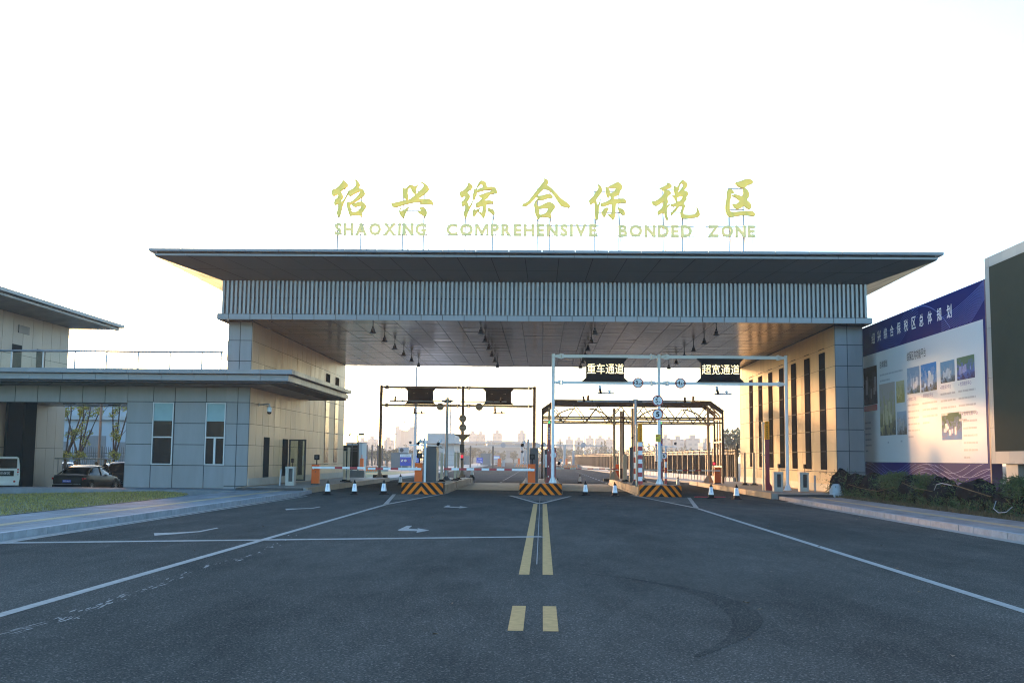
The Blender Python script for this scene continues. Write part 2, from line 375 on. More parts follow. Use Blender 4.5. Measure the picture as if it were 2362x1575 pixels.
# left lawn, dropping towards the forecourt
vs=[];fs=[];nx,ny=24,30
def lawnx(y): return -13.42-(max(0,y-40)/7)**2*2.2
for j in range(ny+1):
    y=8+(50.5-8)*j/ny
    for i in range(nx+1):
        x=-40+(lawnx(y)+40)*i/nx; t=min(1,max(0,(-13.4-x)/12)); vs.append((x,y,-0+.15-.33*t*min(1,y/45)+.02*noise.noise(Vector((x*.3,y*.3,0)))*t))
for j in range(ny):
    for i in range(nx): k=j*(nx+1)+i; fs.append((k,k+1,k+nx+2,k+nx+1))
lawn=MB().raw(vs,fs).build('lawn_soil',M['lawn'],kind='structure',smooth=True)
def grass(name,xy,n,h=(.03,.07),col=(.21,.17,.035)):
    mb=MB()
    for _ in range(n):
        x,y,z=xy(); a=R.uniform(0,6.28); hh=R.uniform(*h); wd=.008+.0002*y; dx,dy2=math.cos(a)*wd,math.sin(a)*wd; lx,ly=R.gauss(0,.03),R.gauss(0,.03)
        mb.face([(x-dx,y-dy2,z),(x+dx,y+dy2,z),(x+lx,y+ly,z+hh)])
    return mb.build(name,mat(name+'_blade',col,.8,0,.35,1.5,island=.4),kind='stuff',label='short yellowing winter grass on the lawn beside the left pavement',cat='grass')
def lxy():
    y=R.uniform(20,50.5); x=lawnx(y)-.05-abs(R.gauss(0,7)); t=min(1,max(0,(-13.4-x)/12)); return x,y,.15-.33*t*min(1,y/45)
grass('grass',lxy,26000)
MB().box(-25,-12.2,49.4,51.9,-.5,.12).build('apron',M['paving'],kind='structure')
# ================================================================ gate hall
ZB=[.25,1.2,2.18,3.19,4.2,5.2,6.19,7.18,8.08]
gate=thing('gate_hall','wide grey customs gate hall with flaring flat roof and louvre band','gatehouse',(0,52,0))
XL,XR,YF,YE=-13.95,13.8,52.0,77.0
def pillar(x0,x1,inner,label):
    mb=MB().box(x0,x1,YF,YE,-.5,8.1)
    p=mb.build('pillar',M['seam'],gate,label=label)
    f=MB(); mid=(x0+x1)/2 if inner>0 else x0+.58
    f.panels((0,YF,0),(1,0,0),(0,0,1),[x0,mid,x1],[-.45]+ZB,.035)
    f.build('front_cladding',M['panel'],p)
    ys=[0]; y=0
    while y<YE-YF-.7: y+=1.22; ys.append(min(y,YE-YF))
    ys[-1]=YE-YF
    s=MB()
    if inner>0:    # wall that faces +x (left pillar)
        s.panels((x1,YF,0),(0,1,0),(0,0,1),ys,[-.1]+ZB,.02,.02,0,.0035)
        MB().panels((x0,YE,0),(0,-1,0),(0,0,1),[0,8,16,25],[-.45]+ZB,.02).build('outer_cladding',M['panel'],p)
    else:
        SL=[(53.75+3.08*k,54.85+3.08*k) for k in range(7)]
        s.panels((x0,YE,0),(0,-1,0),(0,0,1),ys,[-.1]+ZB,.02,.02,0,.0035)
        MB().panels((x1,YF,0),(0,1,0),(0,0,1),ys,[-.45]+ZB,.03).build('outer_cladding',M['panel'],p)
        for a,b in SL:
            w_=MB().box(x0-.05,x0+.1,a,b,1.3,7.0)
            for z in ZB[1:8]: w_.box(x0-.056,x0-.045,a,b,z-.02,z+.02,1)
            w_.build('slot_window',[M['slot'],M['seam']],p)
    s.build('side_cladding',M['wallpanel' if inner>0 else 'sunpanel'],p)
    q=MB(); q.panels((x1+.03 if inner>0 else x0-.03,YF if inner>0 else YE,0),(0,1 if inner>0 else -1,0),(0,0,1),ys,[.02,.62],.012,.03,0,.002)
    q.build('plinth',M['plinth'],p)
    return p
pL=pillar(-15.1,XL,1,'left pillar wall with inner face coloured for warm bounce light')
pR=pillar(XR,15.1,-1,'right pillar wall with seven tall dark slot windows')
for y in(70.2,73.4):   # strip glazing in the left inner wall
    a=MB().box(XL-.1,XL+.05,y,y+1.15,1.3,7.0-.9)
    for z in ZB[1:7]: a.box(XL+.045,XL+.056,y,y+1.15,z-.02,z+.02,1)
    a.build('slot_window',[mat('bronze_strip_glass',(.10,.06,.04),.2,0,.1,1),M['seam']],pL)
    MB().box(XL-.1,XL+.05,y,y+1.15,6.35,7.0).build('slot_window',M['slot'],pL)
# ceiling with long metal strips
ce=MB().box(-15.1,15.1,50.95,77.2,8.13,8.3)
ce.panels((0,77.2,8.13),(1,0,0),(0,-1,0),[-15.1+1.007*i*1.0 for i in range(31)],[k*1.64 for k in range(17)],.022,.02,1,.0045)
ce.build('ceiling',[M['seam'],M['ceil']],gate)
# fascia band
fb=MB().box(-15.33,15.23,50.9,77.3,8.14,8.34)
xs=[-15.35]+[-14.8+1.01*i for i in range(30)]+[15.25]
fb.panels((0,50.9,0),(1,0,0),(0,0,1),xs,[8.05,8.33],.03,.03,1,.002)
fb.panels((-15.35,77.3,0),(0,-1,0),(0,0,1),[i*1.65 for i in range(17)],[8.05,8.33],.03,.03,1,.002)
fb.panels((15.25,50.9,0),(0,1,0),(0,0,1),[i*1.65 for i in range(17)],[8.05,8.33],.03,.03,1,.002)
fb.build('fascia_band',[M['seam'],M['panel']],gate)
# louvre band
lv=MB().box(-15.1,15.02,51.3,77.1,8.34,9.98)
n=150
for i in range(n+1):
    x=-15.15+30.18*i/n
    if i%75==0: pass
    lv.box(x-.052,x+.052,51.06,51.28,8.36,9.93,1)
for z in(9.15,): lv.box(-15.12,15.04,51.28,51.297,z-.02,z+.02,2)
for k in range(125):
    y=51.4+25.6*k/124
    lv.box(-15.22,-15.105,y-.05,y+.05,8.36,9.93,1); lv.box(15.025,15.14,y-.05,y+.05,8.36,9.93,1)
lv.build('louvre_band',[M['finback'],M['fin'],M['seam']],gate)
# roof: thin two-step lip on an inverted pyramid
RX0,RX1,RY0,RY1=-17.95,17.82,48.62,79.7
rf=MB().box(RX0+.3,RX1-.3,RY0+.3,RY1-.3,10.72,10.97)
bx0,bx1,by0,by1=-15.16,15.08,51.2,77.15
lo=[(bx0,by0,9.93),(bx1,by0,9.93),(bx1,by1,9.93),(bx0,by1,9.93)]; e=.22
hi=[(RX0+e,RY0+e,10.70),(RX1-e,RY0+e,10.70),(RX1-e,RY1-e,10.70),(RX0+e,RY1-e,10.70)]
rf.raw(lo+hi,[(0,1,5,4),(1,2,6,5),(2,3,7,6),(3,0,4,7)],0)
roof=rf.build('roof',[M['seam']],gate)
so_=MB()
def quadpanels(mb,a,b,c,d,nu,nv,gap,off,mt=0):    # cladding over a bilinear quad
    a,b,c,d=map(Vector,(a,b,c,d)); N=(b-a).cross(d-a).normalized()
    f=lambda s,t:(a*(1-s)+b*s)*(1-t)+(d*(1-s)+c*s)*t
    L=((b-a).length+(c-d).length)/2; H=((d-a).length+(c-b).length)/2; gu=gap/L/2; gv=gap/H/2
    for i in range(nu):
        for j in range(nv):
            s0,s1,t0,t1=i/nu+gu,(i+1)/nu-gu,j/nv+gv,(j+1)/nv-gv; k=off+R.gauss(0,.002)
            mb.face([f(s0,t0)+N*(k+R.gauss(0,.002)),f(s1,t0)+N*k,f(s1,t1)+N*(k+R.gauss(0,.002)),f(s0,t1)+N*k],mt)
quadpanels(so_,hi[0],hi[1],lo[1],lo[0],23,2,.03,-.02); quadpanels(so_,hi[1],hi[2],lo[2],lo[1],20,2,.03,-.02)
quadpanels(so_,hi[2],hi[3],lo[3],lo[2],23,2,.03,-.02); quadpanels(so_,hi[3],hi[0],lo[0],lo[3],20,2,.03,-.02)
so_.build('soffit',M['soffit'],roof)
def lip(x0,x1,y0,y1,za,zb,step,mats,parent,name,nm=24):
    l=MB(); 
    for (z0,z1,i) in((za,zb,0),):
        n=nm
        for k in range(n):
            a=x0+(x1-x0)*k/n; b=x0+(x1-x0)*(k+1)/n
            l.box(a+.01,b-.01,y0,y0+.25,z0,z1); l.box(a+.01,b-.01,y1-.25,y1,z0,z1)
            a=y0+.26+(y1-y0-.52)*k/n; b=y0+.26+(y1-y0-.52)*(k+1)/n
            l.box(x0,x0+.25,a+.01,b-.01,z0,z1); l.box(x1-.25,x1,a+.01,b-.01,z0,z1)
    return l.build(name,mats,parent)
lip(RX0,RX1,RY0,RY1,10.88,11.0,0,M['panel'],roof,'roof_edge_trim')
lip(RX0+.2,RX1-.2,RY0+.2,RY1-.2,10.70,10.80,0,M['panel'],roof,'soffit_edge_trim')
# ================================================================ low guard building (left)
gb=thing('guard_building','low grey guard building with two tall windows left of the gate','building',(-17,52,0))
wl=MB().box(-19.85,-15.12,52.02,64.4,-.6,4.95)
wl=wl.build('wall',M['seam'],gb)
VX=[-19.85,-18.6,-17.62,-16.11,-15.15]
win=[(-18.55,-17.62),(-16.05,-15.17)]
f=MB()
at_z=[-.5,.12,1.2,2.18,3.19,4.2,4.95]
vx=[-19.85,-18.6,-17.55,-16.05,-15.05]
f.panels((0,52.02,0),(1,0,0),(0,0,1),vx,at_z,.035,.03,0,.002,skip=lambda x,z:1.2<z<4.2 and(-18.6<x<-17.55 or -16.05<x<-15.05))
f.build('front_cladding',M['panel'],wl)
f=MB(); f.panels((-19.85,64.4,0),(0,-1,0),(0,0,1),[i*1.55 for i in range(9)],at_z,.03); f.build('side_cladding',M['panel'],wl)
def window(x0,x1,z0,z1,y,par,kind):
    o=MB().box(x0,x1,y+.02,y+.06,z0,z1).build('window',M['glass'],par)
    fr=MB(); t=.055
    fr.box(x0,x0+t,y-.05,y+.02,z0,z1);fr.box(x1-t,x1,y-.05,y+.02,z0,z1);fr.box(x0+t,x1-t,y-.05,y+.02,z0,z0+t);fr.box(x0+t,x1-t,y-.05,y+.02,z1-t,z1)
    zm=z0+(z1-z0)*.44
    fr.box(x0+t,x1-t,y-.045,y+.02,zm-.03,zm+.03)
    if kind: fr.box((x0+x1)/2-.05,(x0+x1)/2+.05,y-.045,y+.02,z0+t,zm-.03)
    fr.build('frame',M['steel'],o)
    MB().box(x0+t,x1-t,y-.002,y+.012,z0+(z1-z0)*.70,z1-t).build('roller_blind',mat('pale_teal_blind',(.22,.34,.35),.55,0,.10,2),o)
    return o
window(-18.58,-17.57,1.22,4.18,51.965,wl,0); window(-16.03,-15.07,1.22,4.18,51.965,wl,1)
# roof with stepped fascia over the forecourt, the facade and the pillar side
def lowroof():
    x0,x1,y0,y1=-45,-11.4,49.6,66.2
    r=MB().box(x0,-15.12,y0+.35,y1,5.0,5.5).box(-13.9,x1-.3,y0+.35,65.2,5.0,5.5).box(-15.12,-13.9,y0+.35,51.99,5.0,5.5)
    rr=r.build('roof',M['seam'],gb)
    l=MB(); n=22
    for k in range(n):
        a=x0+(x1-x0)*k/n; b=x0+(x1-x0)*(k+1)/n
        l.box(a+.008,b-.008,y0,y0+.32,5.40,5.60); l.box(a+.008+(0 if k<n-1 else 0),b-.008-(.22 if k==n-1 else 0),y0+.22,y0+.5,5.10,5.36)
    for k in range(13):
        a=y0+.34+15.3*k/13; b=y0+.34+15.3*(k+1)/13
        l.box(x1-.32,x1,a+.008,b-.008,5.40,5.60); l.box(x1-.5,x1-.22,a+.2,b-.008+.19,5.10,5.36)
    l.build('fascia',M['tan'] if False else M['panel'],rr)
    s=MB()
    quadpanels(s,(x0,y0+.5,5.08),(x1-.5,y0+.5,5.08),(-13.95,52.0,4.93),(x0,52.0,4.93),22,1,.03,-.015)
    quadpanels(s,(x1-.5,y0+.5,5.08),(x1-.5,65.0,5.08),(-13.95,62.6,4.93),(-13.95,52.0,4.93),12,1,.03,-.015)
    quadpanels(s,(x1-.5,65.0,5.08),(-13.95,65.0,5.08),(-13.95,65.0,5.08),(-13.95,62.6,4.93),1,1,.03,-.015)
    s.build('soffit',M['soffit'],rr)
    return rr
lowroof()
fbm=MB().box(-45,-19.9,52.05,52.6,4.13,4.95).panels((0,52.05,0),(1,0,0),(0,0,1),[-45+1.093*i for i in range(24)],[4.13,4.95],.035,.03,1,.002)
fbm.build('porch_beam',[M['seam'],M['panel']],gb)
pc=MB().box(-45,-19.9,52.7,66,4.55,4.7).panels((0,66,4.55),(1,0,0),(0,-1,0),[-45+1.25*i for i in range(21)],[i*.33 for i in range(41)],.02,.02,1,.003)
for x,y in((-24,55),(-21.6,57),(-20.6,60),(-27,62),(-25,63.5)): pc.box(x-.35,x+.35,y-.08,y+.08,4.5,4.54,0)
pc.build('porch_ceiling',[M['seam'],M['ceil']],gb)
# inner-wall doors and slots of the guard building (in the left gate wall)
def slot(u0,u1,z0,z1,name='strip_window',m=None):
    y0=XL*(FPX/(u0-1250)); y1=XL*(FPX/(u1-1250))
    return MB().box(XL-.02,XL+.045,y0,y1,z0,z1).build(name,m or M['slot'],pL)
slot(606,618.5,.55,2.62); slot(650,662,.55,2.6,'doorway'); slot(686,696,.6,2.58)
gl=thing('glass_door','open glass door with dark frame standing out from the warm-lit inner wall','door',(XL,60.2,.3))
y0=60.2
d=MB(); d.box(XL+.05,XL+1.0,y0,y0+.05,.35,.43).box(XL+.05,XL+1.0,y0,y0+.05,2.52,2.6).box(XL+.05,XL+.14,y0,y0+.05,.43,2.52).box(XL+.9,XL+1.0,y0,y0+.05,.43,2.52)
d.build('frame',M['dark'],gl); MB().box(XL+.14,XL+.9,y0+.02,y0+.03,.43,2.52).build('pane',glassmat('clear_glass',(.75,.80,.74)),gl)
MB().cyl((XL+.86,y0-.05,1.2),(XL+.86,y0-.05,1.7),.02).build('handle',M['steel'],gl)
# terrace railing on the low roof
rail=thing('glass_railing','frameless glass railing with thin steel posts along the low roof terrace','railing',(-20,51.3,5.6))
g=MB(); po=MB()
xs=[-45+1.52*i for i in range(20)]+[-15.2]
rg=glassmat('railing_glass',(.975,.985,.98),refl=.35)
for i in range(len(xs)-1): MB().box(xs[i]+.03,xs[i+1]-.03,51.28,51.292,5.56,6.45).build('glass_panel',rg,rail)
for x in xs: MB().box(x-.032,x+.032,51.26,51.31,5.5,6.5).build('post',M['steel'],rail); MB().cyl((-45,51.285,6.53),(-15.1,51.285,6.53),.05).build('handrail',M['steel'],rail)
M['hole']=mat('opening_shade',(.010,.010,.011),.8,0,.1,spec=0)  # shade of the openings as a flat black surface colour
# ================================================================ office building behind, far left
ob=thing('office_building','two storey warm-lit panelled office building with overhanging flat roof at the left edge','building',(-32,60,-.4))
wb=MB().box(-50,-29.85,46,67.9,-.5,9.6).build('wall',M['seam'],ob)
s=MB(); ys=[46+1.217*i for i in range(19)]
s.panels((-29.85,0,0),(0,1,0),(0,0,1),ys,[-.4,2.0,4.6,7.25,9.55],.025,.02,0,.003)
s.panels((-29.85,67.9,0),(-1,0,0),(0,0,1),[0,1.5,3,4.5,6],[-.4,2,4.6,7.2,9.55],.025)
s.build('side_cladding',M['tan'],wb)
for y in(56.2,57.9,60.6,63.6,53.5): MB().box(-29.9,-29.8,y,y+1.1,5.3,7.8).build('window',M['slot'],wb)
MB().box(-29.9,-29.79,61.2,62.5,8.5,8.95).build('vent_grille',M['grey'],wb)
r=MB().box(-52,-27.6,43,70.1,9.72,10.02)
orf=r.build('roof',M['seam'],ob)
l=MB()
for k in range(14):
    a=43+27.3*k/14; b=43+27.3*(k+1)/14; l.box(-27.65,-27.35,a+.01,b-.01,9.86,10.05); l.box(-27.85,-27.55,a+.01,b-.01,9.68,9.8)
l.box(-52,-27.35,70.31,70.6,9.86,10.05)
l.build('roof_edge_trim',M['cream'],orf)
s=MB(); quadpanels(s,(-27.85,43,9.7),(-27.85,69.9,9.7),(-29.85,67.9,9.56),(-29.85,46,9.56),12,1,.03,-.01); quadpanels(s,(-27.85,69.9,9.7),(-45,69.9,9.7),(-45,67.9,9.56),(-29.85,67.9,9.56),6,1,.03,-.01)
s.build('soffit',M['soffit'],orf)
for y,wd in((55.5,2.2),(60.3,1.75),(62.3,1.45)):
    MB().box(-29.9,-29.68,y,y+wd,-.5,4.6).build('dark_opening',M['hole'],ob)  # black sheets standing for the dark inside of door openings
# ================================================================ islands and platforms under the hall
def platform(name,x0,x1,y0,y1,z,label):
    t=thing(name,label,'kerbed platform',((x0+x1)/2,y0,0))
    MB().box(x0,x1,y0,y1,-.05,z-.03).build('slab',M['concrete'],t)
    for xx in(x0,x1):
        k=MB(); y=y0
        while y<y1-.1: e=min(y+1.95,y1); g=R.gauss(0,.006); k.box(xx-.07+g,xx+.07+g,y+.01,e-.01,-.05,z); y+=1.95
        k.build('kerb_row',M['stonekerb'],t)
    return t
M['stonekerb']=mat('sun_tinted_kerb_stone',(.28,.19,.115),.7,0,.2,2.5,island=.15)  # orange of the sunlit kerb sides put into the stone colour
def island(xc,hw,yn,y1,zt,zn,label):
    t=thing('traffic_island',label,'traffic island',(xc,yn,0))
    MB().box(xc-hw+.12,xc+hw-.12,yn+1.0,y1,-.05,zt-.02).build('slab',M['concrete'],t)
    for s in(-1,1):
        k=MB(); y=yn+.95
        while y<y1-.1:
            e=min(y+1.9,y1)
            g=R.gauss(0,.012); x=xc+s*hw; zz=zt+R.gauss(0,.008); k.box(min(x,x-s*.14)+g,max(x,x-s*.14)+g,y+.012,e-.012,-.05,zz)
            k.box(min(x,x+s*.05),max(x,x+s*.05),y+.05,e-.05,-.05,.10)
            y+=1.9
        k.build('kerb_row',M['stonekerb'],t)
    # chevron nose with a bulging front
    n=MB(); W=hw; h=zn; N=28
    bul=lambda s:yn+.42*(abs(s)/W)**2.2
    K=1.15; P=.40
    for sd in(-1,1):
        for c in range(N):
            a,b=W*c/N,W*(c+1)/N
            cc=-h; i=0
            for q in range(-2,14):
                lo=q*P/2-.02; hi=lo+P/2; mt=q%2
                za=[min(h,max(0,v-K*a)) for v in(lo,hi)]; zb=[min(h,max(0,v-K*b)) for v in(lo,hi)]
                if za[1]-za[0]<1e-4 and zb[1]-zb[0]<1e-4: continue
                P4=[(xc+sd*a,bul(a),za[0]),(xc+sd*b,bul(b),zb[0]),(xc+sd*b,bul(b),zb[1]),(xc+sd*a,bul(a),za[1])]
                n.face(P4 if sd>0 else P4[::-1],mt)
    top=[(xc+W*(2*i/20-1),bul(W*(2*i/20-1)),h) for i in range(21)]+[(xc+W,yn+1.25,h),(xc-W,yn+1.25,h)]
    n.face(top,2)
    for s in(-1,1):
        q=[(xc+s*W,bul(W),0),(xc+s*W,yn+1.25,0),(xc+s*W,yn+1.25,h),(xc+s*W,bul(W),h)]
        n.face(q if s>0 else q[::-1],0)
    n.face([(xc-W,yn+1.25,0),(xc-W,yn+1.25,h),(xc+W,yn+1.25,h),(xc+W,yn+1.25,0)],2)
    n.build('chevron_nose',[M['hazblack'],M['hazyellow'],M['concrete']],t)
    return t
island(-5.55,.97,50.9,73.5,.40,.53,'traffic island with orange and black chevron nose, left of the three')
island(-.05,1.0,51.9,73.5,.40,.53,'traffic island with chevron nose at the head of the double yellow line')
island(5.5,.97,51.0,74.5,.40,.53,'traffic island with chevron nose carrying the red and white striped posts')
platform('side_platform',-13.85,-10.75,50.3,77.4,.26,'raised stone edged platform along the warm-lit left inner wall')
platform('side_platform',10.35,13.75,50.0,77.4,.26,'raised stone edged platform along the sunlit right inner wall')
MB().box(-13.95,-10.9,50.05,50.27,0,.24).build('platform_step',M['dark'],None,label='dark step edge at the front of the left platform',cat='step')
MB().box(10.6,13.7,49.75,49.97,0,.22).build('platform_step',M['dark'],None,label='dark step edge at the front of the right platform',cat='step')
def bump(x0,x1,y,z0,label):
    MB().prism([(x0,y,z0),(x0,y+.06,z0+.2),(x0,y+.3,z0+.2),(x0,y+.36,z0)],(x1-x0,0,0)).build('rubber_block',M['black'],None,label=label,cat='rubber block',loc=((x0+x1)/2,y,z0))
bump(-6.3,-4.5,73.9,.2,'black rubber block behind the left island under the bronze gantry')
bump(-11.7,-10.7,76.2,.26,'black rubber block at the foot of the leftmost bronze gantry post')
bump(-.6,1.1,74.0,.2,'black rubber block behind the middle island')
bump(4.2,5.2,75.0,.2,'black rubber block behind the right island')
# ---------------------------------------------------------------- cones
def cone_proto(p):
    t=thing('traffic_cone','','traffic cone',p,'black and white square cones across the lanes'); x,y,z=p
    b=MB(); b.box(x-.19,x+.19,y-.19,y+.19,z,z+.035)
    def fr(z0,z1,r0,r1,mb):
        vs=[(x+sx*r0,y+sy*r0,z+z0) for sx,sy in((-1,-1),(1,-1),(1,1),(-1,1))]+[(x+sx*r1,y+sy*r1,z+z1) for sx,sy in((-1,-1),(1,-1),(1,1),(-1,1))]
        mb.raw(vs,[(0,1,5,4),(1,2,6,5),(2,3,7,6),(3,0,4,7),(4,5,6,7)]); return mb
    fr(.035,.055,.165,.125,b); fr(.055,.16,.115,.105,b); b.build('base',M['black'],t)
    fr(.16,.50,.107,.062,MB()).build('reflective_sleeve',M['white'],t)
    c=MB(); fr(.50,.57,.066,.05,c); c.cyl((x,y,z+.57),(x,y,z+.66),.04,.018,8); c.build('cap',M['black'],t)
    tx=MB()
    for i,ch in enumerate('文明停车'):
        zz=z+.425-i*.062; yy=y-(.062+(.107-.062)*(.50-(zz-z)-.02)/.34)-.006
        tx.text(ch,(x-.026,yy,zz),(1,0,0),(0,.13,.99),.052,.05)
    tx.build('lettering',M['blue'],t)
    return t
cones=[((-9.48,48.8,0),'cone nearest the left kerb, first of the row before the left boom'),
 ((-8.37,49.3,0),'second cone from the left kerb, in the row before the left boom'),
 ((-7.17,50.1,0),'cone just left of the left chevron island nose'),
 ((-8.65,67.5,0),'cone standing far back in the leftmost lane behind the boom'),
 ((-4.68,74.0,.40),'cone standing on the black block behind the left island'),
 ((2.06,52.3,0),'cone in the left half of the heavy vehicle lane, right of the middle island'),
 ((2.63,76.4,0),'distant cone in the heavy vehicle lane behind the boom'),
 ((3.38,51.3,0),'cone just left of the right chevron island'),
 ((8.63,70.3,0),'sunlit distant cone in the extra wide lane by the fallen rod'),
 ((7.63,50.1,0),'cone in the extra wide lane with a red bar at its foot'),
 ((8.61,49.2,0),'cone nearest the right platform kerb')]
cp=cone_proto((0,0,0))
for i,(p,l) in enumerate(cones):
    if i==0: cp.location=Vector(p); cp['label']=l
    else: dup(cp,p,R.uniform(-.15,.15),l)
MB().cyl((6.9,50.15,.05),(8.3,50.3,.05),.025).build('fallen_bar',M['red'],None,label='red bar lying on the road through the cone in the wide lane',cat='bar')
# ---------------------------------------------------------------- lift barriers
def barrier(p,xe,zb,label,head=True,thin=False,cab=True,hh=.98,col='orange'):
    x,y,z=p; t=thing('lift_barrier',label,'barrier',p)
    if cab:
        b=MB(); b.box(x-.19,x+.19,y-.17,y+.17,z+.06,z+hh); b.box(x-.2,x+.2,y-.18,y+.18,z+hh,z+hh+.03)
        b.build('cabinet',M[col],t); MB().box(x-.21,x+.21,y-.2,y+.2,z,z+.06).build('base_plate',M['dark'],t)
        d=MB(); d.box(x-.14,x-.06,y-.178,y-.17,z+hh-.2,z+hh-.17); d.build('badge',M['white'],t)
        MB().cyl((x+.02,y-.19,z+hh-.33),(x+.02,y-.16,z+hh-.33),.022).build('lock',M['dark'],t)
    if head:
        h=MB(); h.cyl((x+.03,y,z+hh+.03),(x+.03,y,z+hh+.28),.03).box(x-.1,x+.16,y-.05,y+.05,z+hh+.27,z+hh+.53); h.build('signal_head',M['black'],t)
        MB().cyl((x+.03,y-.052,z+hh+.4),(x+.03,y-.06,z+hh+.4),.08,n=14).build('signal_lens',M['dark'],t)
    arm=MB(); yy=y-.22 if cab else y; s=1 if xe>x else -1; x0=x-s*.15; L=abs(xe-x0); n=int(L/.36); hh2=.035 if thin else .055
    for k in range(n):
        a=x0+s*L*k/n; b=x0+s*L*(k+1)/n
        arm.box(min(a,b),max(a,b),yy-.025,yy+.025,zb-hh2,zb+hh2,0 if (k<2 or k%2==0) else 1)
    arm.build('boom',[M['white'],M['red']],t)
    return t
barrier((-11.55,56.2,.26),-9.0,1.12,'orange lift barrier on the left platform, boom reaching right')
barrier((-6.28,56.2,.40),-8.85,1.10,'orange lift barrier on the left island, boom reaching left')
barrier((-.52,56.0,.40),-4.95,1.12,'orange lift barrier on the middle island with the longest boom reaching left')
barrier((.45,69,.40),4.65,1.10,'thin boom across the heavy vehicle lane, dark red',thin=True,hh=.8)
barrier((10.9,69,.26),8.35,1.06,'orange lift barrier on the right platform beneath the red cross lamp',head=False,thin=True)
barrier((6.15,69,.40),8.1,1.06,'orange cabinet barrier on the right island, thin boom reaching right',head=False,thin=True,hh=.75)
barrier((4.75,71,.40),4.2,1.02,'narrow orange barrier cabinet at the back of the right island',head=False,thin=True,hh=.95)
# ---------------------------------------------------------------- cabinets and terminals
def cabinet(x0,x1,y,z,h,dep,m,label,round_=False,door=False):
    t=thing('equipment_cabinet',label,'cabinet',((x0+x1)/2,y,z))
    if round_:
        r=.12; poly=[(x0,y,z),(x1,y,z),(x1,y,z+h)]+[(x0+r-r*math.sin(a),y,z+h-r+r*math.cos(a)) for a in[math.pi/2*i/6 for i in range(7)]]
        MB().prism(poly,(0,dep,0)).build('housing',m,t)
    else: MB().box(x0,x1,y,y+dep,z,z+h).build('housing',m,t)
    e=MB(); e.box(x1-.002,x1+.02,y+.06,y+dep-.06,z+.1,z+h-.12)
    for k in range(4): e.box(x1+.02,x1+.03,y+.12,y+dep-.12,z+h*.3+k*.08,z+h*.3+k*.08+.03)
    e.build('side_door',M['tanpost'],t)
    if door: MB().box(x0+.02,x1-.01,y-.012,y,z+h*.45,z+h*.85).build('white_panel',M['white'],t)
cabinet(-6.0,-5.47,57,.40,1.86,1.2,M['grey'],'tall dark grey cabinet with rounded shoulder on the left island',True)
cabinet(-.62,-.2,57.5,.40,1.84,.9,M['grey'],'tall dark grey cabinet on the middle island behind the orange barrier')
cabinet(.15,.34,62,.40,1.8,.7,M['dark'],'narrow dark cabinet with white panel on the middle island',door=True)
cabinet(5.0,5.28,63,.40,2.0,.5,M['grey'],'narrow grey cabinet on the right island behind the striped posts')
def terminal(x,y,z,label,mirror=1):
    t=thing('card_terminal',label,'terminal',(x,y,z))
    b=MB(); b.box(x-.21,x+.21,y-.02,y+.4,z+.1,z+.2).box(x-.21,x-.06,y-.02,y+.4,z+.2,z+.86).box(x+.14,x+.21,y-.02,y+.4,z+.2,z+.86).box(x-.22,x+.22,y-.03,y+.42,z+.82,z+.92).box(x-.21,x+.21,y-.02,y+.4,z,z+.1)
    b.build('housing',M['plinth'],t); MB().box(x-.06,x+.14,y+.1,y+.38,z+.2,z+.82).build('screen_recess',M['dark'],t)
    c=MB(); c.cyl((x+.08,y+.2,z+.92),(x+.08,y+.2,z+1.12),.018).box(x+.03,x+.13,y+.08,y+.3,z+1.1,z+1.3); c.build('intercom',M['black'],t)
terminal(-12.25,53.4,.26,'white card terminal before the open glass door on the left platform')
terminal(11.25,52.9,.26,'white card terminal between the red pillar and the right gantry post')
terminal(12.5,53.0,.26,'white card terminal with dark recess right of the gantry post')
def rod(a,b,label):
    MB().cyl(a,b,.045).box(b[0]-.001,b[0]+.001,b[1]-.001,b[1]+.001,b[2],b[2]+.001).build('guide_post',M['steel'],None,label=label,cat='post',loc=a)
rod((-12.75,53.5,.26),(-12.7,53.5,1.05),'short steel post left of the white terminal by the glass door')
rod((13.05,53.2,.26),(13.05,53.2,1.02),'short steel post between the terminal and the right pillar corner')
MB().obox((-13.1,56.9,.55),(.18,0,0),(0,.03,0),(0,0,.55)).build('mat_roll',M['dark'],None,label='dark panel with three yellow lamps leaning by the left doorway',cat='panel',loc=(-13.1,56.9,0))
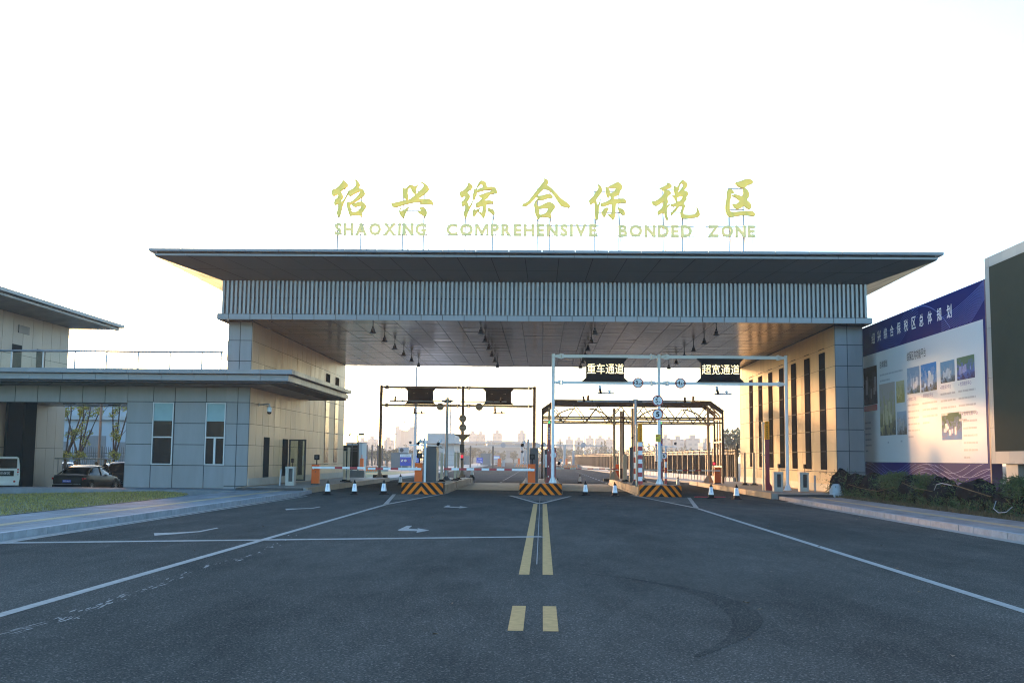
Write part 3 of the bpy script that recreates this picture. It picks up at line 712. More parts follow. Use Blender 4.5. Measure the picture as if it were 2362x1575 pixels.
# ---------------------------------------------------------------- bollards
def bollard(p,h,label,m='tanpost'):
    x,y,z=p; t=thing('tall_bollard',label,'bollard',p,'slim tall bollards on the islands and platforms')
    MB().box(x-.065,x+.065,y-.065,y+.065,z+.1,z+h).build('post',M[m],t)
    f=MB(); f.prism([(x-.2,y-.2,z),(x+.2,y-.2,z),(x+.2,y+.2,z),(x-.2,y+.2,z)],(0,0,.05)); f.box(x-.12,x+.12,y-.12,y+.12,z+.05,z+.12); f.build('foot',M['black'],t); return t
BL=[((-5.45,60,.4),1.55,'bollard right behind the rounded grey cabinet'),((-5.6,64,.4),1.52,'bollard between the grey cabinet and the tall camera pole'),((-4.95,63,.4),1.6,'left one of the bollard pair right of the tall camera pole'),((-5.0,66,.4),1.6,'right one of the bollard pair right of the tall camera pole'),
 ((4.75,64,.4),1.6,'left one of three bollards at the left kerb of the right island'),((5.0,66,.4),1.6,'second bollard at the left kerb of the right island'),((5.9,64.5,.4),1.6,'bollard just right of the striped post on the right island'),((6.2,70,.4),1.6,'bollard seen beside the white gantry post on the right island'),
 ((-11.4,63.5,.26),1.75,'left bollard of the pair before the dark gate leaf'),((-10.9,62.0,.26),1.95,'right bollard of the pair before the dark gate leaf'),
 ((12.05,66,.26),1.9,'bollard before the fence opening left of the right wall'),((12.6,66,.26),1.9,'bollard closest to the sunlit right wall'),((4.6,73.6,.4),1.5,'bollard at the back of the right island next to the pale column')]
for p,h,l in BL: bollard(p,h,l)
# ---------------------------------------------------------------- gantries
def gantry(name,xs,y,zt,zl,bases,m,r,label):
    t=thing(name,label,'gantry',(xs[1],y,bases[1]))
    for x,zb in zip(xs,bases):
        MB().cyl((x,y,zb),(x,y,zt+.12),r,n=14).build('post',m,t)
        f=MB(); f.cyl((x,y,zb),(x,y,zb+.03),r*2.4,n=14)
        for a in range(6):
            c,s=math.cos(a*math.pi/3),math.sin(a*math.pi/3); f.prism([(x+c*r*.9,y+s*r*.9,zb+.03),(x+c*r*2.1,y+s*r*2.1,zb+.03),(x+c*r*.9,y+s*r*.9,zb+.3)],(.012,.012,0))
        f.build('base_flange',m,t)
    for z in(zt,zl):
        for i in range(len(xs)-1):
            a,b=xs[i]+.42,xs[i+1]-.42
            MB().box(a,b,y-.07,y+.07,z-.08,z+.08).build('beam',m,t)
            j=MB()
            for e,sg in((a,-1),(b,1)):
                j.box(e-.015,e+.015,y-.12,y+.12,z-.13,z+.13); j.box(e+sg*.05-.012,e+sg*.05+.012,y-.12,y+.12,z-.13,z+.13)
                x=e+sg*.42
                j.prism([(e+sg*.06,y-.01,z-.12),(x-sg*r*.7,y-.01,z-.05),(x-sg*r*.7,y-.01,z+.05),(e+sg*.06,y-.01,z+.12)],(0,.02,0))
                j.prism([(e+sg*.06,y-.12,z-.01),(x-sg*r*.7,y-.05,z-.01),(x-sg*r*.7,y+.05,z-.01),(e+sg*.06,y+.12,z-.01)],(0,0,.02))
                for q in range(4): j.cyl((e-.04,y-.09 if q<2 else y+.09,z+(.1 if q%2 else -.1)),(e+.09*(1 if sg>0 else 1),y-.09 if q<2 else y+.09,z+(.1 if q%2 else -.1)),.012,n=6)
            j.build('flange_joint',m,t)
    return t
gantry('front_gantry',[.54,5.83,12.15],55,6.82,5.50,[.5,.5,.26],M['white'],.085,'white painted steel gantry carrying two lit lane boards in front')
gantry('rear_gantry',[-11.2,-5.5,-.55],76,6.52,5.27,[.3,.37,.3],M['brown'],.11,'bronze steel gantry seen from behind with two dark boards')
def board(x0,x1,y,z0,z1,label,txt=None,back=False):
    t=thing('lane_board',label,'display board',((x0+x1)/2,y,z0))
    wg=.30*(x1-x0)/2.0*.7; h=z1-z0; c=.16*h
    poly=[(x0-wg,y,z0),(x0,y,z0+c),(x0,y,z1-c*1.1),(x0-wg*.95,y,z1),(x1+wg*.95,y,z1),(x1,y,z1-c*1.1),(x1,y,z0+c),(x1+wg,y,z0)]
    MB().prism(poly,(0,.24,0)).build('housing',M['black'],t)
    if txt:
        MB().text(txt,(x0+.05,y-.012,z0+h*.31),(1,0,0),(0,0,1),(x1-x0)-.08,h*.44,bold=.003).build('lit_lettering',M['led'],t)
    if back:
        b=MB()
        for x in(x0+.4,x0+.5,x1-.5,x1-.4): b.cyl((x,y-.01,z1-.35),(x,y,z1-.35),.02,n=6)
        b.build('bolt_hole',M['tanpost'],t)
    return t
def zof(v,u,Y): return at(u,v,Y).z
def xof(u,v,Y): return at(u,v,Y).x
board(xof(1352,850,54.8),xof(1440,850,54.8),54.78,zof(879,1396,54.8),6.74,'lit lane board 重车通道 (heavy vehicles), left one on the white gantry','重车通道')
board(xof(1616.6,850,54.8),xof(1706.7,850,54.8),54.78,zof(880.5,1660,54.8),6.74,'lit lane board 超宽通道 (extra wide), right one on the white gantry','超宽通道')
board(xof(941,920,76),xof(1000,920,76),75.7,zof(932,970,76),6.44,'dark blank back of the lane board at the left of the bronze gantry',back=True)
board(xof(1120,920,76),xof(1179.5,920,76),75.7,zof(933.5,1150,76),6.44,'dark blank back of the lane board at the right of the bronze gantry',back=True)
M['signback']=mat('sign_back_aluminium',(.55,.50,.45),.5,.1,.05)
def rsign(c,r,label,draw=None,post=None,back=False):
    x,y,z=c; t=thing('round_sign',label,'road sign',c)
    MB().cyl((x,y+.025,z),(x,y,z),r,n=32).build('plate',M['midgrey'] if not back else M['signback'],t)
    if back:
        b=MB(); b.box(x-r*.6,x+r*.6,y-.03,y,z+r*.35,z+r*.55).box(x-r*.6,x+r*.6,y-.03,y,z-r*.55,z-r*.35); b.build('bracket_rail',M['brown'],t); return t
    MB().cyl((x,y,z),(x,y-.004,z),r*.985,n=32).build('red_rim',M['red'],t)
    MB().cyl((x,y-.004,z),(x,y-.008,z),r*.80,n=32).build('white_face',M['white'],t)
    s=MB(); draw(s,x,y-.012,z,r); s.build('symbol',M['black'],t)
    return t
U3=(1,0,0);V3=(0,0,1)
def d_width(num,dec):
    def f(s,x,y,z,r):
        s.text(num,(x-r*.46,y,z-r*.34),U3,V3,r*.42,r*.78,bold=.03); s.text('.'+dec,(x-r*.0,y,z-r*.34),U3,V3,r*.32,r*.42,bold=.02); s.text('m',(x+r*.36,y,z-r*.32),U3,V3,r*.2,r*.2,bold=.01)
        for q in(-1,1): s.face([(x+q*r*.78,y,z+r*.24),(x+q*r*.50,y,z),(x+q*r*.78,y,z-r*.24)][::q])
    return f
def d_height(s,x,y,z,r):
    s.text('5',(x-r*.42,y,z-r*.42),U3,V3,r*.45,r*.86,bold=.03); s.text('m',(x+r*.16,y,z-r*.38),U3,V3,r*.32,r*.26,bold=.01)
    s.face([(x-r*.26,y,z+r*.76),(x+r*.26,y,z+r*.76),(x,y,z+r*.5)][::-1]); s.face([(x-r*.24,y,z-r*.76),(x+r*.24,y,z-r*.76),(x,y,z-r*.52)])
def d_five(s,x,y,z,r): s.text('5',(x-r*.32,y,z-r*.48),U3,V3,r*.64,r*.96,bold=.035)
def px(u,v,Y): return tuple(at(u,v,Y))
rsign(px(1471.7,883,54.88),.265,'round width limit sign reading 3.6m on the lower white beam',d_width('3','6'))
rsign(px(1569.5,883.5,54.88),.265,'round width limit sign reading 4.8m on the lower white beam',d_width('4','8'))
rsign(px(1517,924,54.88),.275,'round height limit sign reading 5m on the middle white post',d_height)
rsign(px(1517,955.3,54.88),.275,'large round speed limit sign 5 below the height limit sign',d_five)
rsign(px(1531.4,1051.3,56.2),.185,'small round speed limit sign 5 on the short striped post',d_five)
rsign(px(1276.5,1049,55.3),.185,'small round sign 5 partly hidden behind the left white gantry post',d_five)
for (u,v),l in zip([(1015.5,937.5),(1105.3,938),(1067.5,965),(1067.5,986)],['left of the bronze middle post on the lower beam','right of the bronze middle post on the lower beam','upper one on the bronze middle post','lower one on the bronze middle post']):
    rsign(px(u,v,75.85),.265,'grey back of a round sign, '+l,back=True)
def camera(p,label,size=1,dirx=0,hang=0,m='white'):
    x,y,z=p; t=thing('cctv_camera',label,'camera',p)
    if hang: MB().cyl((x+.12,y,z+.06),(x+.12,y,z+hang),.015,n=6).build('hanger',M['steel'],t)
    MB().cyl((x-.42*size,y,z),(x+.45*size,y,z),.04*size,n=8).build('mount_bar',M['steel'] if m!='brown' else M['brown'],t)
    b=MB(); b.cyl((x-.26*size,y-.18*size,z+.02),(x-.29*size,y+.1*size,z+.34*size),.07*size,n=10); b.build('camera_body',M['black'],t)
    MB().cyl((x-.275*size,y-.1*size,z+.22*size),(x-.29*size,y+.1*size,z+.36*size),.075*size,n=10).build('sun_hood',M[m],t)
    MB().lathe((x+.2*size,y,z+.04),[(.001,.15*size),(.05*size,.13*size),(.07*size,.07*size),(.05*size,0)],n=10).build('strobe_lamp',M[m],t)
    return t
camera(px(1397,907,54.9),'white lane camera hanging under the lower white beam, heavy vehicle lane',hang=.42)
camera(px(1667,909,54.9),'white lane camera hanging under the lower white beam, extra wide lane',hang=.42)
camera(px(966,953,76),'dark lane camera hanging under the bronze beam, left one',hang=.45,m='brown')
camera(px(1151,953,76),'dark lane camera hanging under the bronze beam, right one',hang=.45,m='brown')
# ---------------------------------------------------------------- T shaped camera poles
def tpole(x,y,zb,zt,za,xa,xb,label,stripes=False):
    t=thing('camera_pole',label,'pole',(x,y,zb))
    p=MB(); p.cyl((x,y,zb),(x,y,zt),.085,n=12)
    if stripes:
        n=7; h=1.95/n
        for k in range(n): p.cyl((x,y,zb+.02+h*k),(x,y,zb+.02+h*(k+1)),.09,n=12,mat=1+(k%2),caps=False)
    p.build('pole',[M['steel'],M['red'],M['white']],t)
    f=MB(); f.cyl((x,y,zb),(x,y,zb+.24),.30,.10,n=10); f.build('flared_base',M['grey'],t)
    MB().cyl((xa,y,za),(xb,y,za+.01),.04,n=8).build('cross_arm',M['steel'],t)
    j=MB(); j.prism([(x-.34,y-.05,za-.02),(x,y-.05,za-.1),(x+.34,y-.05,za-.02),(x+.34,y-.05,za+.05),(x,y-.05,za+.14),(x-.34,y-.05,za+.05)],(0,.1,0)); j.build('arm_bracket',M['grey'],t)
    for s,e in((1,xa),(-1,xb)):
        q=MB(); q.cyl((e+s*.33,y-.16,za+.02),(e+s*.30,y+.12,za+.24),.06,n=8); q.build('camera',M['black'],t)
        MB().lathe((e+s*.75,y,za),[(.001,.1),(.06,.05),(.001,-.08)],n=8).build('strobe_lamp',M['dark'],t)
tpole(-5.5,63.5,.4,5.15,4.92,xof(899,926,63.5),xof(1168,927,63.5),'tall grey pole with a long cross arm on the left island')
tpole(4.72,55.8,.4,4.72,4.60,xof(1332,927,55.8),xof(1594,931,55.8),'tall pole with cross arm and red white striped foot on the right island',True)
def campole(x,y,z,h,label,arms,cams,balls,stripes=False,m='white'):
    t=thing('sensor_pole',label,'pole',(x,y,z))
    p=MB(); p.cyl((x,y,z),(x,y,z+h),.055,n=10)
    if stripes:
        for k in range(5): p.cyl((x,y,z+.02+.28*k),(x,y,z+.02+.28*(k+1)),.062,n=10,mat=1+(k%2),caps=False)
    p.build('pole',[M[m],M['red'],M['white']],t)
    for a,b,zz in arms: MB().cyl((a,y,zz),(b,y,zz),.025,n=6).build('arm',M[m],t)
    for cx,cz in cams:
        MB().cyl((cx-.03,y-.2,cz-.08),(cx+.06,y+.1,cz+.1),.075,n=10).build('camera',M['black'],t)
        MB().cyl((cx+.04,y-.14,cz+.02),(cx+.09,y+.08,cz+.12),.07,n=10).build('sun_hood',M['white'],t)
        MB().tube([(cx+.02,y,cz-.08),(cx+.1,y,cz-.2),(cx+.2,y,cz-.24),(x-.04,y,cz-.15)],.014).build('cable',M['black'],t)
    for bx,bz in balls: MB().lathe((bx,y,bz),[(.001,.09),(.06,.07),(.075,.02),(.05,-.04),(.001,-.06)],n=10).build('dome_sensor',M['grey'],t)
    return t
campole(-5.93,55.9,.45,2.08,'white sensor pole with side arms beside the rounded grey cabinet',[(-6.75,-5.1,2.30)],[(-5.25,2.42)],[(-6.7,2.42)])
campole(-6.15,57.5,.4,2.3,'taller steel pole with two cameras left of the rounded grey cabinet',[],[(-6.45,2.45)],[(-6.48,2.0)],m='steel')
campole(-.72,57.0,.4,2.28,'steel pole with two cameras beside the middle grey cabinet',[],[(-1.0,2.42)],[(-1.02,2.02)],m='steel')
campole(5.0,55.6,.45,2.0,'white pole with red stripes and a thin side arm carrying dome sensors',[(5.0,6.75,2.36)],[],[(4.9,2.5),(6.7,2.5)],True)
campole(6.3,56.4,.45,1.95,'short white pole with red stripes behind the small speed sign',[],[],[],True)
campole(.68,58.5,.4,1.9,'short pole with a camera right behind the left white gantry post',[],[(.92,1.5)],[(.95,3.7)],m='burgundy')
campole(5.4,63,.4,3.1,'tan pole with white equipment head on the right island',[],[(5.25,3.05)],[(5.15,2.9)],m='tanpost')
# ---------------------------------------------------------------- detector pillars
def detector(x,y,z,h,label,txt,lamp=True):
    t=thing('detector_pillar',label,'pillar',(x,y,z))
    b=MB(); b.box(x-.11,x+.09,y,y+.25,z,z+h); b.prism([(x-.11,y+.02,z),(x-.24,y+.02,z),(x-.11,y+.02,z+.35)],(0,.2,0)); b.build('column',M['burgundy'],t)
    s=MB()
    for i,ch in enumerate(txt): s.text(ch,(x-.07,y-.006,z+h-.32-i*.135),U3,V3,.12,.11,keep=True)
    s.build('lettering',M['white'],t)
    k=MB(); k.box(x-.06,x-.01,y-.03,y,z+.85,z+.93).box(x-.06,x-.01,y-.03,y,z+.32,z+.40).box(x-.06,x-.01,y-.03,y,z+1.7,z+1.77); k.build('clip',M['white'],t)
    if lamp: MB().lathe((x+.0,y+.1,z+h),[(.05,0),(.05,.08),(.03,.13),(.001,.14)],n=10).build('green_lamp',M['greenled'],t)
detector(xof(1267,1000,58.5),58.5,.4,3.15,'burgundy pillar with green lamp left of the left white gantry post','辐射监测仪')
detector(xof(1524.5,1000,59),59,.4,3.2,'burgundy pillar with green lamp half hidden behind the middle white post','辐射监测仪')
def warnpillar(x,y,z,h,label,stripes,col):
    t=thing('warning_pillar',label,'pillar',(x,y,z))
    b=MB()
    if stripes:
        n=10; hh=(h-.9)/n
        for k in range(n): b.box(x-.10,x+.10,y,y+.2,z+hh*k,z+hh*(k+1),k%2)
    else: b.box(x-.10,x+.10,y,y+.25,z,z+h-.9,0); b.prism([(x+.1,y+.02,z),(x+.3,y+.02,z),(x+.1,y+.02,z+.4)],(0,.2,0),0)
    b.build('column',[M['red'] if stripes else M['burgundy'],M['white']],t)
    MB().box(x-.11,x+.11,y-.03,y+.22,z+h-.9,z+h).build('orange_panel',mat('amber_panel',(.92,.30,.002),.5,0,.05,spec=.2),t)
    s=MB()
    for i,ch in enumerate('进入辐射检测区域'): s.text(ch,(x-.055,y-.036,z+h-.12-i*.105),U3,V3,.11,.085,keep=True)
    s.build('lettering',M['black'],t)
    c=MB(); c.box(x-.22,x-.15,y+.05,y+.2,z,z+h-.05); c.box(x-.24,x-.1,y+.02,y+.22,z+h-.12,z+h-.04).box(x-.24,x-.1,y+.02,y+.22,z+h*.5,z+h*.5+.05); c.build('back_column',[M['tanpost']],t)
warnpillar(xof(1477,1050,55.3),55.3,.42,3.05,'striped red and white pillar with orange lettered panel on the right island',True,0)
warnpillar(xof(1770,1050,54.5),54.5,.26,3.38,'burgundy pillar with orange lettered panel before the sunlit right wall',False,0)
ys=thing('notice_plate','small yellow notice plate on the middle white gantry post','sign',px(1518,1010,54.87))
x,y,z=px(1518,1010,54.87)
MB().box(x-.13,x+.13,y-.01,y+.01,z-.18,z+.18).build('plate',M['yellowsign'],ys); s=MB(); s.face([(x-.11,y-.015,z+.06),(x+.06,y-.015,z+.12),(x+.06,y-.015,z+.16),(x-.11,y-.015,z+.10)]); s.box(x+.08,x+.11,y-.015,y-.012,z-.02,z+.06); s.build('red_mark',M['red'],ys); s=MB()
for k in range(3): s.box(x-.11,x+.1,y-.014,y-.012,z-.07-.035*k,z-.055-.035*k)
s.build('text_line',M['dark'],ys)
for dx_,l in((-.09,'left of'),(.16,'right of')):
    x,y,z=px(1518,1043,55.3); MB().box(x+dx_-.05,x+dx_+.05,y,y+.15,z-.45,z+.35).box(x+dx_-.055,x+dx_+.055,y-.01,y+.16,z+.35,z+.43,1).build('strobe_box',[M['steel'],M['blue']],None,label='pale blue topped box mounted '+l+' the middle white gantry post',cat='box',loc=(x+dx_,y,z))
# red cross lamp, red lamp
t=thing('lane_lamp','lit red cross lamp above the barrier on the right platform','signal lamp',px(1647,1069,68.8)); x,y,z=px(1647,1069,68.8)
MB().box(x-.11,x+.11,y,y+.08,z-.11,z+.11).build('housing',M['black'],t); b=MB()
for s_ in(-1,1): b.obox((x,y-.01,z),Vector((1,0,s_))*.075,(0,.004,0),Vector((-s_,0,1))*.022)
b.build('red_cross',M['redled'],t); MB().cyl((x,y+.04,z-.6),(x,y+.04,z-.11),.02).build('stem',M['steel'],t)
t=thing('box_light','small dark control box with red lamp on the bronze middle post','control box',px(1066,1035,75.8)); x,y,z=px(1066,1035,75.8)
MB().box(x-.15,x+.15,y-.1,y+.06,z-.26,z+.26).box(x-.17,x+.17,y-.12,y+.08,z+.26,z+.31).build('housing',M['grey'],t); MB().cyl((x,y-.05,z-.62),(x,y-.05,z-.42),.09,n=10).build('red_lamp',M['redled'],t); MB().cyl((x,y-.05,z-.76),(x,y-.05,z-.62),.1,n=10).build('lamp_base',M['dark'],t)
MB().prism([(x-.55,y,z+1.0),(x+.55,y,z+1.0),(x+.5,y,z+.93),(x+.12,y,z+.55),(x-.1,y,z+.55),(x-.25,y,z+.85),(x-.5,y,z+.93)],(0,.08,0)).build('bracket_arm',M['brown'],t)
# ---------------------------------------------------------------- inspection portal (brown truss)
t=thing('truss_portal','dark brown steel truss portal spanning the two right lanes','portal frame',(5.8,72,0))
Y0,Y1,XA,XB,ZT=72.0,75.4,.02,11.75,5.55
for y in(Y0,Y1):
    for x in(XA,XB): MB().box(x-.07,x+.07,y-.07,y+.07,.2,4.9).build('column',M['rust'],t)
    b=MB(); b.box(XA+.75,XB-.75,y-.09,y+.09,ZT-.30,ZT); b.bar((XA-.02,y,4.8),(XA+.85,y,ZT-.12),.16,.28); b.bar((XB+.02,y,4.8),(XB-.85,y,ZT-.12),.16,.28); b.build('top_chord',M['rust'],t)
    MB().box(XA,XB,y-.06,y+.06,4.36,4.47).build('bottom_chord',M['rust'],t)
    MB().box(XA,XB,y-.05,y+.05,4.04+.03,4.14+.03).build('bottom_chord',M['rust'],t)
    n=7
    for k in range(n):
        xa=XA+.7+(XB-XA-1.4)*k/n; xm=xa+(XB-XA-1.4)/n/2; xb=xa+(XB-XA-1.4)/n
        for a,b_ in(((xa,ZT-.4),(xm,4.16)),((xm,4.16),(xb,ZT-.4))): MB().bar((a[0],y,a[1]),(b_[0],y,b_[1]),.06,.06).build('web_member',M['rust'],t)
for x in(XA,XB):
    g=MB()
    for z in(1.3,2.9,4.4): g.box(x-.05,x+.05,Y0,Y1,z-.05,z+.05)
    for y in(Y0+1.1,Y0+2.2): g.box(x-.05,x+.05,y-.05,y+.05,.2,4.6); g.bar((x,y,4.6),(x-(.8 if x>5 else -.8),y,ZT-.1),.1)
    g.build('side_lattice',M['tanpost'],t)
g=MB()
for k in range(9): x=XA+.9+(XB-XA-1.8)*k/8; g.box(x-.05,x+.05,Y0,Y1,ZT-.2,ZT-.1)
g.build('roof_purlin',M['rust'],t)
def arch(x,y,zb,s,label):
    q=thing('bracket_post',label,'post',(x,y,zb))
    p=MB(); p.box(x-.08,x+.08,y-.08,y+.08,zb,4.95); p.lathe((x,y,zb),[(.34,0),(.32,.06),(.10,.5)],n=4); p.build('post',M['tanpost'],q)
    MB().tube([(x,y,3.85),(x+s*.25,y,4.25),(x+s*.75,y,4.65),(x+s*1.35,y,4.88),(x+s*1.6,y,4.9)],[.07,.06,.05,.05,.05]).build('curved_arm',M['brown'],q)
    MB().lathe((x,y-.14,3.95),[(.001,.12),(.1,.08),(.12,0),(.1,-.08),(.001,-.1)],n=10).build('joint_knob',M['tanpost'],q)
arch(xof(1266.5,1050,70.5),70.5,.4,1,'tan post with curved arm behind the left burgundy pillar')
arch(xof(1416.7,1050,70.5),70.5,.4,-1,'tan post with curved arm and flared foot left of the pale column')
arch(xof(1459,1050,70.5),70.5,.4,1,'tan post with curved arm right of the pale column')
arch(xof(1712/1.0-78,1050,70.5),70.5,.26,-1,'tan post with curved arm beside the right barrier cabinet')
q=thing('detector_column','tall pale boxed detector column in the middle of the truss portal','column',(xof(1435,1050,73.5),73.5,.3))
x=xof(1434,1050,73.5); MB().box(x-.14,x+.08,73.3,73.8,1.1,4.9).build('pale_panel',mat('pale_cream_panel',(.72,.64,.50),.5,0,.06),q); MB().box(x+.08,x+.17,73.3,73.9,.4,5.0).box(x-.12,x+.08,73.4,73.8,.4,1.1).build('steel_leg',M['dark'],q)
for u,l in((1352,'left'),(1594,'right')):
    MB().cyl((xof(u-12,927,71.8),71.7,5.46),(xof(u+20,927,71.8),71.7,5.48),.06).cyl((xof(u+4,927,71.8),71.6,5.5),(xof(u+5,920,71.8),71.75,5.8),.09).build('portal_camera',M['tanpost'],None,label='small camera on top of the brown truss, '+l+' one',cat='camera',loc=(xof(u,927,71.8),71.7,5.45))
# ---------------------------------------------------------------- ceiling lamps
def lamp_proto():
    t=thing('ceiling_lamp','','lamp',(0,0,7.62),'bell shaped lamps hanging in four rows under the ceiling')
    m=MB(); m.cyl((0,0,7.86),(0,0,8.12),.018,n=6); m.lathe((0,0,7.9),[(.045,-.03),(.05,.0),(.03,.05)],n=8); m.build('rod',M['black'],t)
    MB().lathe((0,0,7.62),[(.16,0),(.165,.015),(.10,.09),(.095,.11),(.085,.20),(.05,.235),(.02,.24)],n=16).build('shade',M['black'],t)
    MB().lathe((0,0,7.62),[(.155,.006),(.001,.006)],n=16).build('diffuser',M['midgrey'],t)
    return t
lp=lamp_proto(); first=True
names=['far left row','middle left row','middle right row','far right row']; pos=['nearest the front','second from the front','third from the front','fourth from the front','fifth from the front','at the back']
for r_,x in enumerate((-8.2,-2.98,2.5,8.3)):
    for k in range(6):
        l='dark bell lamp in the %s, %s'%(names[r_],pos[k]); p=(x,52.4+3.95*k,7.62)
        if first: lp.location=Vector(p); lp['label']=l; first=False
        else: dup(lp,p,0,l)
# wall camera on the guard building
t=thing('dome_camera','white dome camera on a wall arm at the front end of the warm-lit inner wall','camera',(XL,53.4,4.1))
MB().cyl((XL,53.6,4.18),(XL+.05,53.6,4.18),.1).cyl((XL+.03,53.6,4.18),(XL+.62,53.3,4.2),.03).cyl((XL+.62,53.3,4.2),(XL+.62,53.3,4.05),.04).build('arm',M['steel'],t)
x,y=XL+.62,53.3; MB().lathe((x,y,3.72),[(.11,.1),(.12,.3),(.06,.35),(.001,.36)],n=14).build('housing',M['white'],t); MB().lathe((x,y,3.72),[(.001,-.02),(.08,.0),(.105,.06),(.11,.1)],n=14).build('dome',M['black'],t)
# ================================================================ perimeter fence on the right, beyond the hall
M['fence']=mat('dark_fence_panel',(.024,.021,.018),.8,0,.12,3,spec=0)
M['fencepost']=mat('fence_post_metal',(.10,.09,.08),.5,.3,.1)
M['plblock']=mat('pale_plinth_block',(.50,.45,.40),.7,0,.12,2,island=.1)
FP=[Vector((13.6,77.9,0)),Vector((12.4,90,0)),Vector((11.5,101,0)),Vector((11.0,114,0)),Vector((9.9,138,0)),Vector((8.6,166,.0)),Vector((7.0,205,0)),Vector((6.4,240,0)),Vector((9,275,.3)),Vector((12,310,.5)),Vector((8,350,.2)),Vector((0,395,0)),Vector((-8,430,0))]
def along(P,step):
    out=[];d=0;k=0;acc=0
    while k<len(P)-1:
        L=(P[k+1]-P[k]).length
        while d<=acc+L: out.append((P[k].lerp(P[k+1],(d-acc)/L),(P[k+1]-P[k]).normalized())); d+=step
        acc+=L;k+=1
    return out
fe=thing('perimeter_fence','long dark slatted perimeter fence on a pale block plinth curving into the haze','fence',(11.5,101,0))
pn=MB();bl=MB();po=MB();rl=MB();S=along(FP,1.05); spk=MB()
for k in range(len(S)-1):
    a,d=S[k];b,_=S[k+1]; n_=Vector((-d.y,d.x,0)); up=Vector((0,0,1))
    pn.obox((a+b)/2+up*1.32,(b-a)/2*.99,n_*.02,up*.78); 
    for zz in(2.18,2.40): rl.obox((a+b)/2+up*zz,(b-a)/2,n_*.025,up*.025)
    if k%2==0:
        bl.obox((a+b)/2+up*.26,(b-a)*.36,n_*.16,up*.26)
        po.obox(a+up*1.35,d*.05,n_*.05,up*1.15); po.obox(a+up*2.5+n_*.12,d*.04,n_*.14,up*.03)
    else: bl.obox((a+b)/2+up*.26,(b-a)*.40,n_*.16,up*.26)
    for q in range(4):
        p=a.lerp(b,q/4); rl.obox(p+up*2.28,d*.008,n_*.008,up*.22)
    if k<60:
        for q in range(3): p=a.lerp(b,(q+.5)/3)+n_*.03; spk.obox(p+up*1.32,d*.02,n_*.02,up*.8)
pn.build('slat_panel',M['fence'],fe); bl.build('plinth_block',M['plblock'],fe); po.build('fence_post',M['fencepost'],fe).__setitem__('kind','stuff'); rl.build('top_rail',M['fencepost'],fe)
t=thing('fence_gate','small barred gate between the fence end and the sunlit right wall','gate',(13.2,77.6,0))
m=MB()
for k in range(7): x=12.75+.14*k; m.box(x-.015,x+.015,77.5,77.53,.5,2.75)
m.box(12.7,13.65,77.48,77.55,2.3,2.36).box(12.7,13.65,77.48,77.55,2.1,2.14); m.build('bars',M['dark'],t); MB().box(12.66,12.74,77.46,77.56,.2,2.9).build('gate_post',M['dark'],t); MB().box(13.6,13.7,77.46,77.56,.2,2.9).build('gate_post',M['dark'],t)
MB().lathe((12.2,77.4,2.9),[(.03,-.3),(.03,0),(.09,.02),(.07,.2),(.02,.25),(.02,.4),(.001,.42)],n=8).build('post_lantern',M['dark'],None,label='small dark lantern on top of a fence post near the right wall',cat='lantern',loc=(12.2,77.4,2.9))
pv=MB().box(-60,60,77.5,78.4,-.3,.0).build('threshold',M['concrete'],kind='structure')
E_=[(11.3,78),(10.4,90),(9.6,101),(9.2,114),(8.2,138),(7.2,166),(5.8,205),(5,240)]
q=MB()
for k in range(len(E_)-1):
    (x0,y0),(x1,y1)=E_[k],E_[k+1]; f0=FP[k] if k<len(FP) else None
    q.prism([(x0,y0,-.1),(x1,y1,-.1),(FP[k+1].x-.2,y1,-.1),(FP[k].x-.2,y0,-.1)],(0,0,.24))
q.build('far_pavement',mat('pale_far_paving',(.26,.225,.19),.8,0,.12,1.5),kind='structure')
# lane side on the left beyond the hall: kerb, pavement, lawn, pink paving
q=MB().prism([(-13.2,79,-.1),(-11.2,79,-.1),(-10.9,130,-.1),(-12.9,130,-.1)],(0,0,.24)).prism([(-24,150,-.1),(-13.5,140,-.1),(-11,185,-.1),(-12,300,-.1),(-16,300,-.1)],(0,0,.24))
q.build('far_pavement',mat('pale_far_paving',(.26,.24,.22),.8,0,.12,1.5),kind='structure')
MB().prism([(-34,79,-.1),(-13.2,79,-.1),(-12.9,128,-.1),(-40,122,-.1)],(0,0,.16)).build('far_lawn',mat('pale_lawn',(.16,.16,.06),.95,0,.25,2,bump=.5),kind='structure')
MB().prism([(-90,131,-.1),(-11,131,-.1),(-12,140,-.1),(-25,152,-.1),(-90,175,-.1)],(0,0,.13)).build('pink_paving',mat('pink_paving',(.32,.22,.19),.85,0,.12,1.2),kind='structure')
